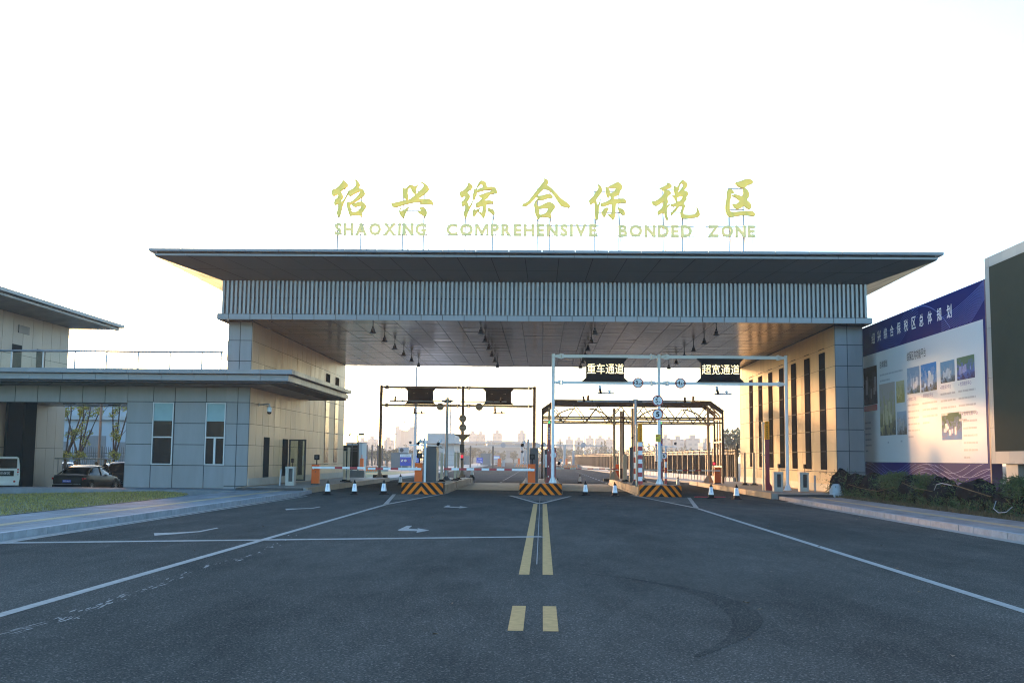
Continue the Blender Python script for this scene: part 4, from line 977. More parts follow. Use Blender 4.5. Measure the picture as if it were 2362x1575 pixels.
# dark gate leaf left of the lanes
t=thing('sliding_gate','dark solid gate leaf at the rear end of the warm-lit left inner wall','gate',(-13,80,0))
x0,x1=xof(799,1060,79.5),xof(824,1060,79.5); zt=zof(1026,810,79.5)
for a,b in((x0-.3,(x0+x1)/2-.03),((x0+x1)/2+.03,x1)):
    MB().box(a,b,79.5,79.6,.75,zt).build('leaf',M['fence'],t)
    for z in(zt-.25,zt-.42): MB().box(a,b,79.44,79.5,z-.03,z+.03).build('rail',M['fencepost'],t)
MB().box((x0+x1)/2-.03,(x0+x1)/2+.03,79.45,79.65,.4,zt+.1).build('mid_post',M['fencepost'],t); MB().box(x1,x1+.1,79.45,79.65,.3,zt+.12).build('end_post',M['dark'],t)
MB().box(x0-.3,x1+.55,79.3,80,0,.72).build('concrete_base',M['panel'],t)
c=MB(); c.cyl((x1-.0,79.55,zt+.1),(x1,79.55,zt+.7),.05).box(x1-.65,x1+.05,79.53,79.57,zt+.6,zt+.64).cyl((x1+.05,79.5,zt+.78),(x1+.45,79.5,zt+.8),.09).cyl((x1-.62,79.5,zt+.66),(x1-.55,79.5,zt+.84),.06); c.build('gate_camera',M['dark'],None,label='pair of small cameras on a stalk above the dark gate leaf',cat='camera',loc=(x1,79.55,zt+.1))
# ================================================================ buildings and things beyond
def wbox(u0,u1,v0,v1,Y): a=at(u0,v1,Y);b=at(u1,v0,Y); return a.x,b.x,max(-.1,a.z),b.z
M['booth']=mat('white_render',(.33,.335,.325),.7,0,.06,.5)
M['farwall']=mat('far_facade',(.30,.27,.24),.8,0,.06,.05)
M['farwin']=mat('far_window',(.16,.15,.15),.4,0,.1)
M['cont']=mat('slate_container',(.10,.13,.135),.6,.1,.08,2)
def booth():
    Y=205; x0,x1,z0,z1=wbox(984,1048,1002,1076,Y); t=thing('gatehouse_booth','white two storey booth building with projecting parapet beyond the left lanes','building',((x0+x1)/2,Y,0))
    MB().box(x0,x1,Y,Y+14,-.1,z1-1.7).build('wall',M['booth'],t); MB().box(x0-1.3,x1+.9,Y-1.2,Y+15,z1-1.7,z1-1.15).build('cornice',M['booth'],t); MB().box(x0,x1,Y,Y+14,z1-1.15,z1+.2).build('parapet',M['booth'],t)
    MB().box(x0+.8,x0+2.6,Y-.05,Y,1.2,2.8).build('window',M['farwin'],t)
    for k in range(4): MB().box(x1-.02,x1+.05,Y+1.5+3*k,Y+2.6+3*k,.8,3).build('window',M['farwin'],t)
booth()
def box_thing(name,u0,u1,v0,v1,Y,dep,m,label,cat,ribs=0):
    x0,x1,z0,z1=wbox(u0,u1,v0,v1,Y); z0=-.05; t=thing(name,label,cat,((x0+x1)/2,Y,z0))
    MB().box(x0,x1,Y,Y+dep,z0,z1).build('body',m,t); MB().box(x0-.08,x1+.08,Y-.08,Y+dep+.08,z1,z1+.07).build('roof_edge',M['cont'],t)
    if ribs:
        r=MB()
        for k in range(ribs): r.box(x0,x1,Y-.03,Y,z0+(z1-z0)*(k+.3)/ribs,z0+(z1-z0)*(k+.6)/ribs)
        r.build('siding',m,t)
    return t,x0,x1,z1
t,x0,x1,z1=box_thing('storage_cabin',901.5,941,1045,1088,143,5,M['cont'],'dark slate cabin with an air conditioner on its roof beyond the lawn','cabin',9)
ac=thing('air_conditioner','pale air conditioner unit on the roof of the dark slate cabin','air conditioner',(x1-1.2,143.5,z1+.07)); MB().box(x1-1.25,x1+.05,143.2,143.7,z1+.07,z1+.75).build('case',M['booth'],ac); MB().cyl((x1-.85,143.15,z1+.4),(x1-.85,143.2,z1+.4),.26,n=14).build('fan_grille',M['dark'],ac)
box_thing('storage_cabin',1108,1131.5,1046,1070,235,5,M['cont'],'small dark slate cabin behind the blue direction sign','cabin',7)
box_thing('storage_cabin',1068,1082,1052,1067,240,5,M['cont'],'low grey cabin left of the small slate cabin','cabin')
box_thing('white_kiosk',797,836,1022,1090,120,3,M['booth'],'pale kiosk with flat canopy behind the dark gate leaf','kiosk')
def sign(u0,u1,v0,v1,Y,label,rows,legs=True,vb=None):
    x0,x1,z0,z1=wbox(u0,u1,v0,v1,Y); t=thing('blue_sign',label,'sign',((x0+x1)/2,Y,0))
    MB().box(x0,x1,Y,Y+.06,z0,z1).build('plate',M['blue'],t)
    for f in rows: f(t,x0,x1,z0,z1,Y-.02)
    if legs:
        for x in(x0+(x1-x0)*.15,x1-(x1-x0)*.12): MB().cyl((x,Y+.1,0),(x,Y+.1,z0),.04).build('leg',M['steel'],t)
def rows_main(t,x0,x1,z0,z1,y):
    h=z1-z0;w_=x1-x0
    MB().box(x0,x1,y,y+.02,z0+h*.76,z1).build('header',M['white'],t)
    s=MB(); s.text('综合保税园区',(x0+w_*.08,y-.02,z0+h*.80),U3,V3,w_*.84,h*.15); s.build('lettering',M['dark'],t)
    for k,c in enumerate((.18,.48,.80)):
        cx=x0+w_*c; cz=z0+h*.44
        MB().cyl((cx,y,cz),(cx,y-.01,cz),w_*.135,n=20).build('ring',M['burgundy'],t)
        if k<2:
            MB().cyl((cx,y-.01,cz),(cx,y-.02,cz),w_*.105,n=20).build('disc',M['white'],t)
            s=MB()
            if k==1: s.text('20',(cx-w_*.055,y-.03,cz-w_*.06),U3,V3,w_*.11,w_*.12,bold=.02)
            else: s.obox((cx,y-.03,cz),(w_*.07,0,-w_*.04),(0,.005,0),(w_*.02,0,w_*.03))
            s.build('symbol',M['dark'],t)
        else: MB().cyl((cx,y-.01,cz),(cx,y-.02,cz),w_*.10,n=20).build('disc',M['blue'],t)
sign(922.6,948.5,1047.5,1073.5,128,'large blue site notice with white header, speed limit 20 disc and two more discs',[rows_main])
def rows_p(t,x0,x1,z0,z1,y):
    h=z1-z0;w_=x1-x0; s=MB(); s.text('P',(x0+w_*.22,y,z0+h*.52),U3,V3,w_*.5,h*.40,bold=.02); s.text('停车场',(x0+w_*.08,y,z0+h*.28),U3,V3,w_*.84,h*.17); s.text('←',(x0+w_*.15,y,z0+h*.07),U3,V3,w_*.65,h*.14); s.build('lettering',M['white'],t)
sign(959,967.5,1050.5,1069.5,125,'upright blue parking sign with a white P and arrow',[rows_p])
def rows_d(t,x0,x1,z0,z1,y):
    h=z1-z0;w_=x1-x0; s=MB(); s.text('海关监管区',(x0+w_*.3,y,z0+h*.66),U3,V3,w_*.55,h*.16); s.text('出口',(x0+w_*.08,y,z0+h*.2),U3,V3,w_*.4,h*.16); s.box(x0+w_*.66,x0+w_*.72,y-.01,y,z0+h*.12,z0+h*.5).box(x0+w_*.72,x0+w_*.9,y-.01,y,z0+h*.12,z0+h*.2); s.build('lettering',M['white'],t)
sign(1099,1114,1055,1067.5,190,'blue direction sign with a white arrow on two legs beyond the lawn',[rows_d])
def rows_x(t,x0,x1,z0,z1,y):
    s=MB(); s.text('车辆入口',(x0+.2,y,z0+(z1-z0)*.2),U3,V3,(x1-x0)-.4,(z1-z0)*.6); s.build('lettering',M['white'],t)
sign(829,846,1052,1058,140,'wide low blue sign beyond the dark gate leaf',[rows_x])
def rows_w(t,x0,x1,z0,z1,y): MB().box(x0+.1,x1-.1,y,y+.015,z0+.1,z1-.1).build('notice_sheet',M['poster'],t)
sign(1138,1153,1051,1059,260,'pale notice board right of the small slate cabin',[rows_w])
# tall lamps
def mast(u,vt,Y,r,label,arms=2,double=True):
    p=at(u,vt,Y); t=thing('lamp_mast',label,'street lamp',(p.x,Y,0)); MB().cyl((p.x,Y,-.05),(p.x,Y,p.z),r*1.6,r*.6,n=10).build('pole',M['booth'],t)
    if arms:
        a=MB(); hs=[]
        for s in(-1,1): a.tube([(p.x,Y,p.z-.4),(p.x+s*.7,Y,p.z+.1),(p.x+s*1.8,Y,p.z+.25)],.05); hs.append((p.x+s*2.1,p.z+.25))
        a.build('arm',M['booth'],t)
        for hx,hz in hs: MB().obox((hx,Y,hz),(.45,0,.02),(0,.2,0),(0,0,.07)).build('lamp_head',M['midgrey'],t)
mast(961,846,165,.2,'tall pale mast rising behind the left dark board up to the ceiling edge',0)
mast(1040,905,230,.14,'tall lamp mast behind the bronze middle post with several heads')
mast(1133,989,420,.16,'distant double headed lamp mast left of the middle far blocks')
mast(1208,993,430,.16,'distant double headed lamp mast before the right far block')
mast(1349,986,330,.16,'distant double headed lamp mast above the fence crest')
for u,vt,Y,l in((891,1003,260,'slim street lamp left of the far tower'),(845,1002,250,'slim street lamp at the far left beyond the gate leaf'),(1303,1006,380,'slim street lamp just right of the middle island')): mast(u,vt,Y,.1,l,1)
# far islands with chevrons and their posts
for u,Y,l in((1205,210,'far traffic island with chevron nose left of the lane centre'),(1316,200,'far traffic island with chevron nose left of the fence'),(857,125,'small chevron block on the pink paving beyond the lawn'),(1249,215,'far chevron island behind the middle island')):
    x=xof(u,1060,Y); tt=thing('far_island',l,'traffic island',(x,Y,0)); wd=1.6 if Y>150 else 1.1
    MB().box(x-wd,x+wd,Y,Y+6,0,.6).build('base',M['concrete'],tt); s=MB()
    for sd in(-1,1):
        for k in range(4):
            a=wd*k/4; s.face([(x+sd*a,Y-.02,.02),(x+sd*(a+wd/8),Y-.02,.02),(x+sd*max(0,a+wd/8-.35),Y-.02,.58),(x+sd*max(0,a-.35),Y-.02,.58)],0)
    s.build('chevron',M['hazyellow'],tt)
    if Y>150: MB().box(x+.3,x+.75,Y+1,Y+2,.6,3.2).build('grey_cabinet',M['midgrey'],tt); MB().box(x-.9,x-.5,Y+1,Y+1.5,.6,1.7).build('orange_barrier',M['orange'],tt)
def fgantry(u,v,Y,hw,label):
    x=xof(u,v,Y); z=zof(v,u,Y); tt=thing('far_gantry',label,'gantry',(x,Y,0)); MB().cyl((x,Y,0),(x,Y,z+.2),.25).build('post',M['booth'],tt); MB().box(x-hw,x+hw,Y-.1,Y+.1,z-.12,z+.12).build('arm',M['booth'],tt)
    for s in(-.55,.5): MB().cyl((x+s*hw,Y-.2,z+.1),(x+s*hw,Y-.1,z+.1),.5,n=14).build('round_sign',M['midgrey'],tt)
fgantry(1302,1027,205,7,'pale T shaped gantry with round signs beyond the heavy vehicle lane')
fgantry(1203,1028,215,6.5,'pale T shaped gantry beyond the middle lanes')
MB().box(xof(834,1060,118)-.2,xof(834,1060,118)+.2,118,118.4,0,1.5).cyl((xof(834,1060,118),118.2,1.5),(xof(834,1060,118),118.2,1.9),.04).build('barrier_cabinet',M['orange'],None,label='distant orange barrier cabinet with red lamp beside the pale kiosk',cat='barrier',loc=(xof(834,1060,118),118,0))
for u,Y,h,l in((1152,225,1.6,'distant orange barrier cabinet at the far left kerb'),(1346,235,1.8,'distant orange cabinet with green lamp at the foot of the fence')):
    x=xof(u,1060,Y); tt=thing('barrier_cabinet',l,'barrier',(x,Y,0)); MB().box(x-.35,x+.35,Y,Y+.5,0,h).build('cabinet',M['orange'],tt); MB().box(x+.6,x+1.1,Y,Y+.5,0,h*.8).build('white_box',M['booth'],tt)
# distant fence on the left
t=thing('far_fence','thin wire fence with dark posts beyond the pink paving','fence',(-40,178,0)); w_=MB()
for k in range(38): x=-75+1.6*k; w_.box(x-.02,x+.02,178,178.03,0,2.2)
for z in(.5,1.2,2.1): w_.box(-75,-14,178,178.03,z,z+.04)
w_.build('wire_panel',M['fencepost'],t)
for u in(846,858,882,871,1085,1137):
    x=xof(u,1060,178); MB().box(x-.12,x+.12,177.9,178.2,0,3.6).build('fence_post',M['dark'],t)
# ---------------------------------------------------------------- hazy town
def facade():
    mt=mat('far_facade_with_windows',(.30,.27,.24),.8,0,.06,.05); n=mt.node_tree.nodes; L=mt.node_tree.links; b=n['Principled BSDF']
    tc=n.new('ShaderNodeTexCoord'); sp=n.new('ShaderNodeSeparateXYZ'); L.new(tc.outputs['Object'],sp.inputs[0]); cb=n.new('ShaderNodeCombineXYZ'); L.new(sp.outputs[0],cb.inputs[0]); L.new(sp.outputs[2],cb.inputs[1])
    bk=n.new('ShaderNodeTexBrick'); bk.offset=0; bk.inputs['Scale'].default_value=1; bk.inputs['Brick Width'].default_value=3.6; bk.inputs['Row Height'].default_value=3.1; bk.inputs['Mortar Size'].default_value=.85; bk.inputs['Color1'].default_value=(.14,.14,.15,1); bk.inputs['Color2'].default_value=(.19,.18,.18,1); bk.inputs['Mortar'].default_value=(.30,.27,.24,1)
    L.new(cb.outputs[0],bk.inputs['Vector']); L.new(bk.outputs[0],b.inputs['Base Color']); return mt
M['farblock']=facade()
def block(u0,u1,vt,Y,label,kind=0,dep=18,steps=None):
    x0,x1=xof(u0,1040,Y),xof(u1,1040,Y); z=zof(vt,(u0+u1)/2,Y); t=thing('apartment_block' if kind!=2 else 'hall_building',label,'building',((x0+x1)/2,Y,0))
    MB().box(x0,x1,Y,Y+dep,-.1,z).build('wall',M['farblock' if kind==1 else 'farwall'],t)
    if kind==1:
        MB().box(x0+(x1-x0)*.3,x0+(x1-x0)*.7,Y+2,Y+8,z,z+2.2).build('roof_house',M['farwall'],t)
    if kind==2:
        n=min(14,max(3,int((x1-x0)/6)))
        for i in range(n): xa=x0+(x1-x0)*(i+.2)/n; MB().box(xa,xa+(x1-x0)/n*.6,Y-.1,Y,z*.25,z*.7).build('window',M['farwin'],t)
        MB().box(x0-1,x1+1,Y-1,Y+dep,z-.8,z-.1).build('cornice',M['booth'],t)
    return t
# tower with the open frame on its roof
Y=790; x0,x1=xof(911.5,1000,Y),xof(953.5,1000,Y); zt=zof(990,930,Y); zf=zof(971,930,Y)
t=thing('tower_block','hazy broad tower with tall window grid and an open frame on its roof','tower',((x0+x1)/2,Y,0)); wd=x1-x0
MB().box(x0,x0+wd*.3,Y,Y+14,0,zt).box(x0+wd*.7,x1,Y,Y+14,0,zt).box(x0+wd*.3,x0+wd*.7,Y+1.5,Y+14,0,zt-.8).build('wall',M['farwall'],t)
b=MB()
for k in range(7): z=zt*.25+zt*.68*k/6; b.box(x0+wd*.3,x0+wd*.7,Y+.9,Y+1.5,z,z+.5)
b.box(x0+wd*.49,x0+wd*.51,Y+.9,Y+1.5,zt*.25,zt-1); b.build('window_grid',M['farwall'],t)
b=MB(); b.box(x0,x0+.5,Y,Y+.5,zt,zf).box(x1-.5,x1,Y,Y+.5,zt,zf).box(x0,x1,Y,Y+.6,zf-.5,zf).box(x0,x0+wd*.22,Y,Y+3,zt,zt+2).box(x1-wd*.22,x1,Y,Y+3,zt,zt+2)
for a,bb in((.3,.45),(.7,.55)): b.bar((x0+wd*a,Y+.2,zf),(x0+wd*bb,Y+.2,zt),.5)
b.bar((x0+wd*.5,Y+.2,zf),(x0+wd*.4,Y+.2,zt),.5); b.bar((x0+wd*.5,Y+.2,zf),(x0+wd*.6,Y+.2,zt),.5); b.build('roof_frame',M['farwall'],t)
block(897,956,1035,711,'hazy low podium in front of the far tower',2); block(885,902,1014,812,'hazy slab left of the far tower',1); block(847,863,1012,762,'hazy block at the far left',1); block(826,840,1016,762,'hazy block beside the dark gate leaf',1)
block(1080,1098,999.5,838,'left part of the hazy twin slabs right of the booth',1); block(1099,1116,1000.5,848,'right part of the hazy twin slabs right of the booth',1); block(1136,1156,999,838,'hazy slab with rounded shoulders in the middle of the skyline',1); block(1193,1212,999,838,'hazy stepped tower right of the middle far slab',1); block(1198,1207,996,843,'slim core rising out of the hazy stepped tower',0)
block(1068,1116,1018,480,'long pale hall with flat cornice in the haze, left one',2); block(1123,1186,1016,500,'long pale hall with flat cornice in the haze, middle one',2); block(1187,1235,1019,470,'long pale hall with flat cornice in the haze, right one',2)
block(1040,1240,1027,430,'very long low canopy building across the haze',2,8)
for k,(a,b,v) in enumerate(((1283,1300,1018),(1305,1322,1013),(1326,1345,1014),(1352,1370,1010),(1374,1395,1011),(1398,1414,1013))): block(a,b,v,820+8*k,'faint apartment slab above the fence crest, number %s from left'%('one','two','three','four','five','six')[k],1)
block(1365,1392,1027,660,'low hazy hall with a square portal above the fence crest',2)
block(1527,1547,1010.5,660,'hazy slab left of three behind the right fence',1); block(1552,1578,1013,660,'hazy slab in the middle of three behind the right fence',1); block(1583,1615,1011,660,'hazy slab right of three behind the right fence',1); block(1660,1700,1012,430,'hazy low slab beside the right wall',1); block(1622,1640,1020,540,'small hazy slab behind the portal leg',1)
# ---------------------------------------------------------------- trees in the haze
M['leafhaze']=mat('haze_faded_foliage',(.15,.13,.07),.9,0,.3,2,island=.35)  # haze put into the leaf colour, lightened to look faded
M['leaf']=mat('yellow_green_leaf',(.32,.31,.03),.7,0,.25,4,island=.4)
M['leafdark']=mat('evergreen_leaf',(.05,.085,.02),.75,0,.25,4,island=.4)
M['bark']=mat('bark',(.09,.065,.045),.9,0,.25,8)
def leaves(mb,c,rx,rz,n,s,mt=0,shell=.3):
    for _ in range(n):
        while True:
            p=Vector((R.uniform(-1,1),R.uniform(-1,1),R.uniform(-1,1)))
            if p.length<1 and (p.length>shell or R.random()<.35): break
        q=Vector((c[0]+p.x*rx,c[1]+p.y*rx,c[2]+p.z*rz))
        a=Vector((R.gauss(0,1),R.gauss(0,1),R.gauss(0,1))).normalized(); b=a.cross(Vector((R.gauss(0,1),R.gauss(0,1),R.gauss(0,1)))).normalized(); ss=s*R.uniform(.6,1.3)
        mb.face([q-a*ss,q+b*ss*.45,q+a*ss,q-b*ss*.45],mt)
def tree(x,y,h,wd,label,m='leafhaze',n=160,conif=False,z0=0,cat='tree'):
    t=thing('conifer' if conif else 'round_tree',label,cat,(x,y,z0),'hazy trees beyond the lanes')
    MB().tube([(x,y,z0-.1),(x+R.gauss(0,.05),y,z0+h*.4),(x,y,z0+h*.85)],[wd*.07,wd*.05,wd*.015]).build('trunk',M['bark'],t)
    c=MB()
    if conif:
        for k in range(7): f=k/6; leaves(c,(x,y,z0+h*(.15+.8*f)),wd*.5*(1-f*.88),h*.09,n//7,h*.045)
    else:
        for k in range(7): a=R.uniform(0,6.28); rr=wd*.28*R.random(); leaves(c,(x+math.cos(a)*rr,y+math.sin(a)*rr,z0+h*R.uniform(.4,.85)),wd*R.uniform(.2,.33),h*R.uniform(.14,.24),n//7,h*.055)
    c.build('crown',M[m],t)
TR=[(832,1030,190,'tree beside the pale kiosk'),(849,1034,215,'low tree under the far left blocks'),(865,1037,230,'bushy tree left of the bronze gantry post'),(880,1032,240,'loose tree right of the bronze gantry post'),(893,1038,205,'small tree left of the slate cabin'),(907,1033,225,'tree behind the slate cabin roof'),(925,1031,240,'broad tree behind the air conditioner'),(943,1033,215,'tree left of the tall mast'),(955,1035,235,'tree right of the blue site notice'),
 (1070,1036,300,'round tree right of the booth'),(1090,1030,330,'big round tree above the blue direction sign'),(1112,1038,310,'round tree above the small slate cabin'),(1135,1037,340,'round tree in the middle haze'),(1160,1040,350,'low tree left of the far island'),(1185,1038,345,'low tree right of the far island'),(1222,1034,330,'tree behind the middle grey cabinet'),(1290,1030,330,'big round tree beside the far T gantry'),(1312,1033,350,'round tree behind the far T gantry'),(1330,1036,360,'round tree left of the fence crest'),(1695,988,150,'loose tree rising behind the fence by the right wall')]
for u,v,Y,l in TR:
    x=xof(u,v,Y); h=zof(v,u,Y); tree(x,Y,h,h*R.uniform(.8,1.1),l,n=620)
for u,v,Y,l in((1293,1019,420,'spiky conifer left of the fence crest'),(1335,1020,420,'pair of conifers above the fence, left one'),(1388,1019,400,'pointed conifer left of the detector column'),(1395,1017,405,'taller pointed conifer left of the detector column'),(1483,1020,400,'slim conifer right of the orange lettered panel'),(1497,1023,400,'slim conifer left of the middle white post')):
    x=xof(u,v,Y); h=zof(v,u,Y); tree(x,Y,h,h*.42,l,n=240,conif=True)
tb=MB()
for k in range(230):
    x=R.uniform(-190,150); y=R.uniform(430,470); h=R.uniform(4,7.5); leaves(tb,(x,y,h*.55),h*.7,h*.5,46,.75)
tb.build('tree_belt',M['leafhaze'],kind='stuff',label='far belt of hazy trees along the foot of the town',cat='trees')
# ================================================================ forecourt on the left: vehicles, people, trees
M['carglass']=mat('car_glass',(.008,.010,.012),.12,0,.05,1,spec=.12)
M['tyre']=mat('tyre_rubber',(.015,.015,.016),.85,0,.1)
M['rim']=mat('alloy_rim',(.35,.35,.36),.3,.8,.05)
M['taillight']=mat('tail_light_red',(.45,.02,.02),.15,0,.05,coat=.5)
M['headlight']=mat('headlamp_glass',(.55,.57,.58),.1,0,.05)
def paint(name,c): return mat(name,c,.4,.05,.03,2,coat=.03,spec=.12)
FG=-.42
def car(name,label,loc,rz,pm,L=4.85,W=1.84,Hh=1.46,suv=False,plate=None,group=None):
    """body of revolution-free car: local +y forward, origin under the middle"""
    t=thing(name,label,'car',(0,0,0),group); h=L/2
    belt=.93 if not suv else 1.05; sill=.24 if not suv else .3
    # stations: y, half width, belt z, centre top z
    ST=[(-h,.70,.78,.80),(-h+.05,.80,.90,.93),(-h+.22,.87,.97,1.0),(-h+.75,.91,.97,1.01),(-h+1.6,.92,.94,.96),(0,.92,.92,.94),(h-1.75,.92,.91,.93),(h-1.2,.91,.89,.95),(h-.5,.87,.78,.84),(h-.12,.78,.66,.70),(h,.66,.56,.58)]
    k=Hh/1.46
    secs=[]
    for y,w_,bz,tz in ST:
        w_*=W/1.84; bz*=k;tz*=k; lo=sill+ (.12 if abs(y)>h-.3 else 0)
        half=[(w_*.86,lo),(w_*.97,lo+.10),(w_*1.0,(lo+bz)*.52),(w_*.985,bz-.14),(w_*.94,bz),(w_*.55,tz)]
        secs.append([(x,y,z) for x,z in half]+[(-x,y,z) for x,z in reversed(half)])
    body=MB().loft(secs); bd=body.build('body',pm,t,smooth=True)
    # greenhouse
    gy=[(-h+.62,.62,1.0),( -h+1.30,.66,1.36),(-h+1.75,.67,1.44),(-.05,.68,1.46),(.55,.66,1.40),(h-1.30,.64,.97)] if not suv else [(-h+.25,.66,1.05),(-h+.55,.68,1.38),(-h+1.1,.69,1.45),(.1,.69,1.46),(.6,.66,1.41),(h-1.25,.64,.97)]
    gs=[]
    for y,w_,tz in gy:
        w_*=W/1.84; tz*=k; b=.90*k; tz=max(tz,b+.03); f=(tz-b)/(1.46*k-b)
        wb=.84*W/1.84
        half=[(wb,b),(wb*(1-f)+(w_+.06)*f,b+(tz-b)*.55),(w_,tz-.05*f),(w_*.8,tz)]
        gs.append([(x,y,z) for x,z in half]+[(-x,y,z) for x,z in reversed(half)])
    MB().loft(gs).build('windows',M['carglass'],t,smooth=True)
    rs=[]
    for y,w_,tz in gy[1:5]:
        w_*=W/1.84; tz=tz*k+.012; rs.append([(w_*1.02,y,tz-.085),(w_*1.015,y,tz-.04),(w_*.8,y,tz+.008),(0,y,tz+.014),(-w_*.8,y,tz+.008),(-w_*1.015,y,tz-.04),(-w_*1.02,y,tz-.085)])
    roof=MB().loft(rs,closed=False,caps=False)
    for s in(-1,1):
        for a,b in((0,1),(4,5)):
            y0,w0,z0=gy[a];y1,w1,z1=gy[b]; wa=w0*W/1.84 if a else .80*W/1.84; roof.bar((s*(wa+.02 if a else .82*W/1.84),y0,max(z0*k,.93*k)-.02),(s*(w1*W/1.84+ (.0 if b!=5 else .14)),y1,z1*k-.03),.07,.05)
        roof.bar((s*.86*W/1.84,-.15,.92*k),(s*.70*W/1.84,-.2,1.40*k),.07,.03)
    roof.build('roof',pm,t,smooth=True)
    for sx in(-1,1):
        for y in(-h+.98,h-.92):
            x=sx*(W/2-.12); r=.335 if not suv else .37
            wh=MB().cyl((x-sx*.11,y,r),(x+sx*.11,y,r),r,n=22).build('wheel',M['tyre'],t,smooth=True)
            rm=MB(); rm.cyl((x+sx*.10,y,r),(x+sx*.118,y,r),r*.20,n=10)
            for q in range(10): a=q*math.pi/5; rm.bar((x+sx*.112,y+math.cos(a)*r*.15,r+math.sin(a)*r*.15),(x+sx*.112,y+math.cos(a)*r*.62,r+math.sin(a)*r*.62),.05,.02)
            rm.lathe((0,0,0),[(0,0)],n=3) if False else None
            rm.build('rim',M['rim'],wh)
            MB().cyl((x-sx*.05,y,r+.02),(x+sx*.116,y,r+.02),r+.06,n=22).build('wheel_arch',M['black'],t)
        tl=MB(); tl.prism([(sx*.42*W/1.84,-h-.015+.03,.80*k),(sx*.80*W/1.84,-h+.06,.82*k),(sx*.83*W/1.84,-h+.09,.70*k),(sx*.48*W/1.84,-h+.02,.68*k)],(0,.06,0)); tl.obox((sx*.86*W/1.84,-h+.22,.78*k),(.03,0,0),(0,.14,0),(0,0,.055)); tl.build('tail_light',M['taillight'],t)
        MB().obox((sx*.64*W/1.84,h-.14,.62*k),(.17,.06*sx*-1,0),(0,.06,0),(0,0,.06)).build('headlight',M['headlight'],t)
        MB().obox((sx*(W/2+.07),h-1.75,1.0*k),(.10,0,0),(0,.06,0),(0,0,.065)).build('mirror',pm,t)
    MB().box(-.80*W/1.84,.80*W/1.84,-h-.03,-h+.14,sill+.02,sill+.2).build('rear_valance',M['black'],t)
    MB().box(-.74*W/1.84,.74*W/1.84,-h-.02,-h+.1,.47*k,.49*k).build('chrome_strip',M['rim'],t)
    if plate:
        MB().box(-.23,.23,-h-.03,-h+.02,.58*k,.71*k).build('number_plate',M['blue'],t); s=MB(); s.text(plate,(-.2,-h-.034,.605*k),U3,V3,.40,.085); s.build('plate_lettering',M['white'],t)
    t.location=Vector(loc); t.rotation_euler.z=rz; return t
YC=60
pc_=gr(207,1137,FG); s_=(xof(207,1137,58.5),58.5)
car('parked_sedan','dark olive sedan with red tail lights and blue plate under the porch roof',(xof(193,1120,61)+.1,61.3,FG),math.radians(-3),paint('olive_car_paint',(.010,.010,.009)),L=4.9,W=1.86,plate='浙D·8L62')
car('parked_suv','dark blue car half hidden behind the guard building corner',(xof(305,1100,67),68.0,FG),math.radians(-52),paint('navy_car_paint',(.012,.017,.028)),suv=True,Hh=1.62)
car('parked_car','pale pink white car behind the people under the porch',(xof(259,1090,80),81,FG),math.radians(70),paint('pearl_car_paint',(.42,.36,.36)))
car('parked_car','pale green white car beside the warm-lit wall under the porch',(xof(134,1090,80),81,FG),math.radians(20),paint('mint_car_paint',(.36,.42,.38)))
# white patrol van
t=thing('patrol_van','white box shaped patrol van seen from behind at the left edge','van',(0,0,0))
x1=.95
b=MB(); prof=[(-.92,.42),(-.97,.7),(-.97,1.05),(-.93,1.5),(-.88,1.92),(-.78,1.99),(.78,1.99),(.88,1.92),(.93,1.5),(.97,1.05),(.97,.7),(.92,.42)]
b.loft([[(x,y,z if z<1.9 else z-.04*abs(y+1.8)) for x,z in prof] for y in(0,.06,3.4,3.7)]); b.build('body',M['white'],t,smooth=True)
MB().box(-.80,.80,-.03,.02,1.28,1.80).build('rear_window',M['carglass'],t); MB().box(-.93,.93,-.1,.1,.36,.52).build('bumper',M['white'],t); MB().box(-.9,.9,.0,3.5,.15,.40).build('chassis',M['black'],t)
pl=MB().box(-.62,.66,-.035,.0,.86,1.15).build('name_panel',M['black'],t); s=MB(); s.text('绍兴综保区',(-.42,-.042,.94),U3,V3,.9,.15); s.build('lettering',M['white'],t)
for sx in(-1,1):
    for z,c in((1.22,'taillight'),(1.08,'taillight'),(.95,'headlight')): MB().cyl((sx*.86,-.04,z),(sx*.86,.02,z),.05,n=10).build('tail_light',M[c],t)
    MB().cyl((sx*.7,-.1,.45+.12),(sx*.7,-.12,.45+.12),.06,n=10).build('reflector',M['taillight'],t)
    for y in(.6,2.9): MB().cyl((sx*.65,y,.30),(sx*.9,y,.30),.30,n=18).build('wheel',M['tyre'],t)
t.rotation_euler.z=math.radians(29); t.location=Vector((xof(46,1100,60)-.98*math.cos(math.radians(29)),60-.98*math.sin(math.radians(29)),FG))
# golf cart
t=thing('golf_cart','open golf cart with thin flat canopy behind the dark sedan','golf cart',(0,0,0))
MB().box(-1.5,1.5,-.75,.75,1.78,1.86).build('canopy',M['booth'],t); b=MB()
for x in(-1.3,-.1,1.25):
    for y in(-.68,.68): b.cyl((x+(.2 if x>1 else 0),y,.6),(x,y,1.8),.025)
b.build('canopy_post',M['steel'],t); MB().box(-1.5,1.5,-.7,.7,.28,.62).build('body',M['booth'],t)
for x in(-.7,.4): MB().box(x-.25,x+.25,-.65,.65,.62,.78).box(x-.3,x-.22,-.65,.65,.78,1.15).build('seat',M['black'],t)
for x in(-1,1):
    for y in(-.7,.7): MB().cyl((x,y-.08,.22),(x,y+.08,.22),.22,n=14).build('wheel',M['tyre'],t)
t.location=Vector((xof(194,1070,66),66,FG)); t.rotation_euler.z=.05; GC=t
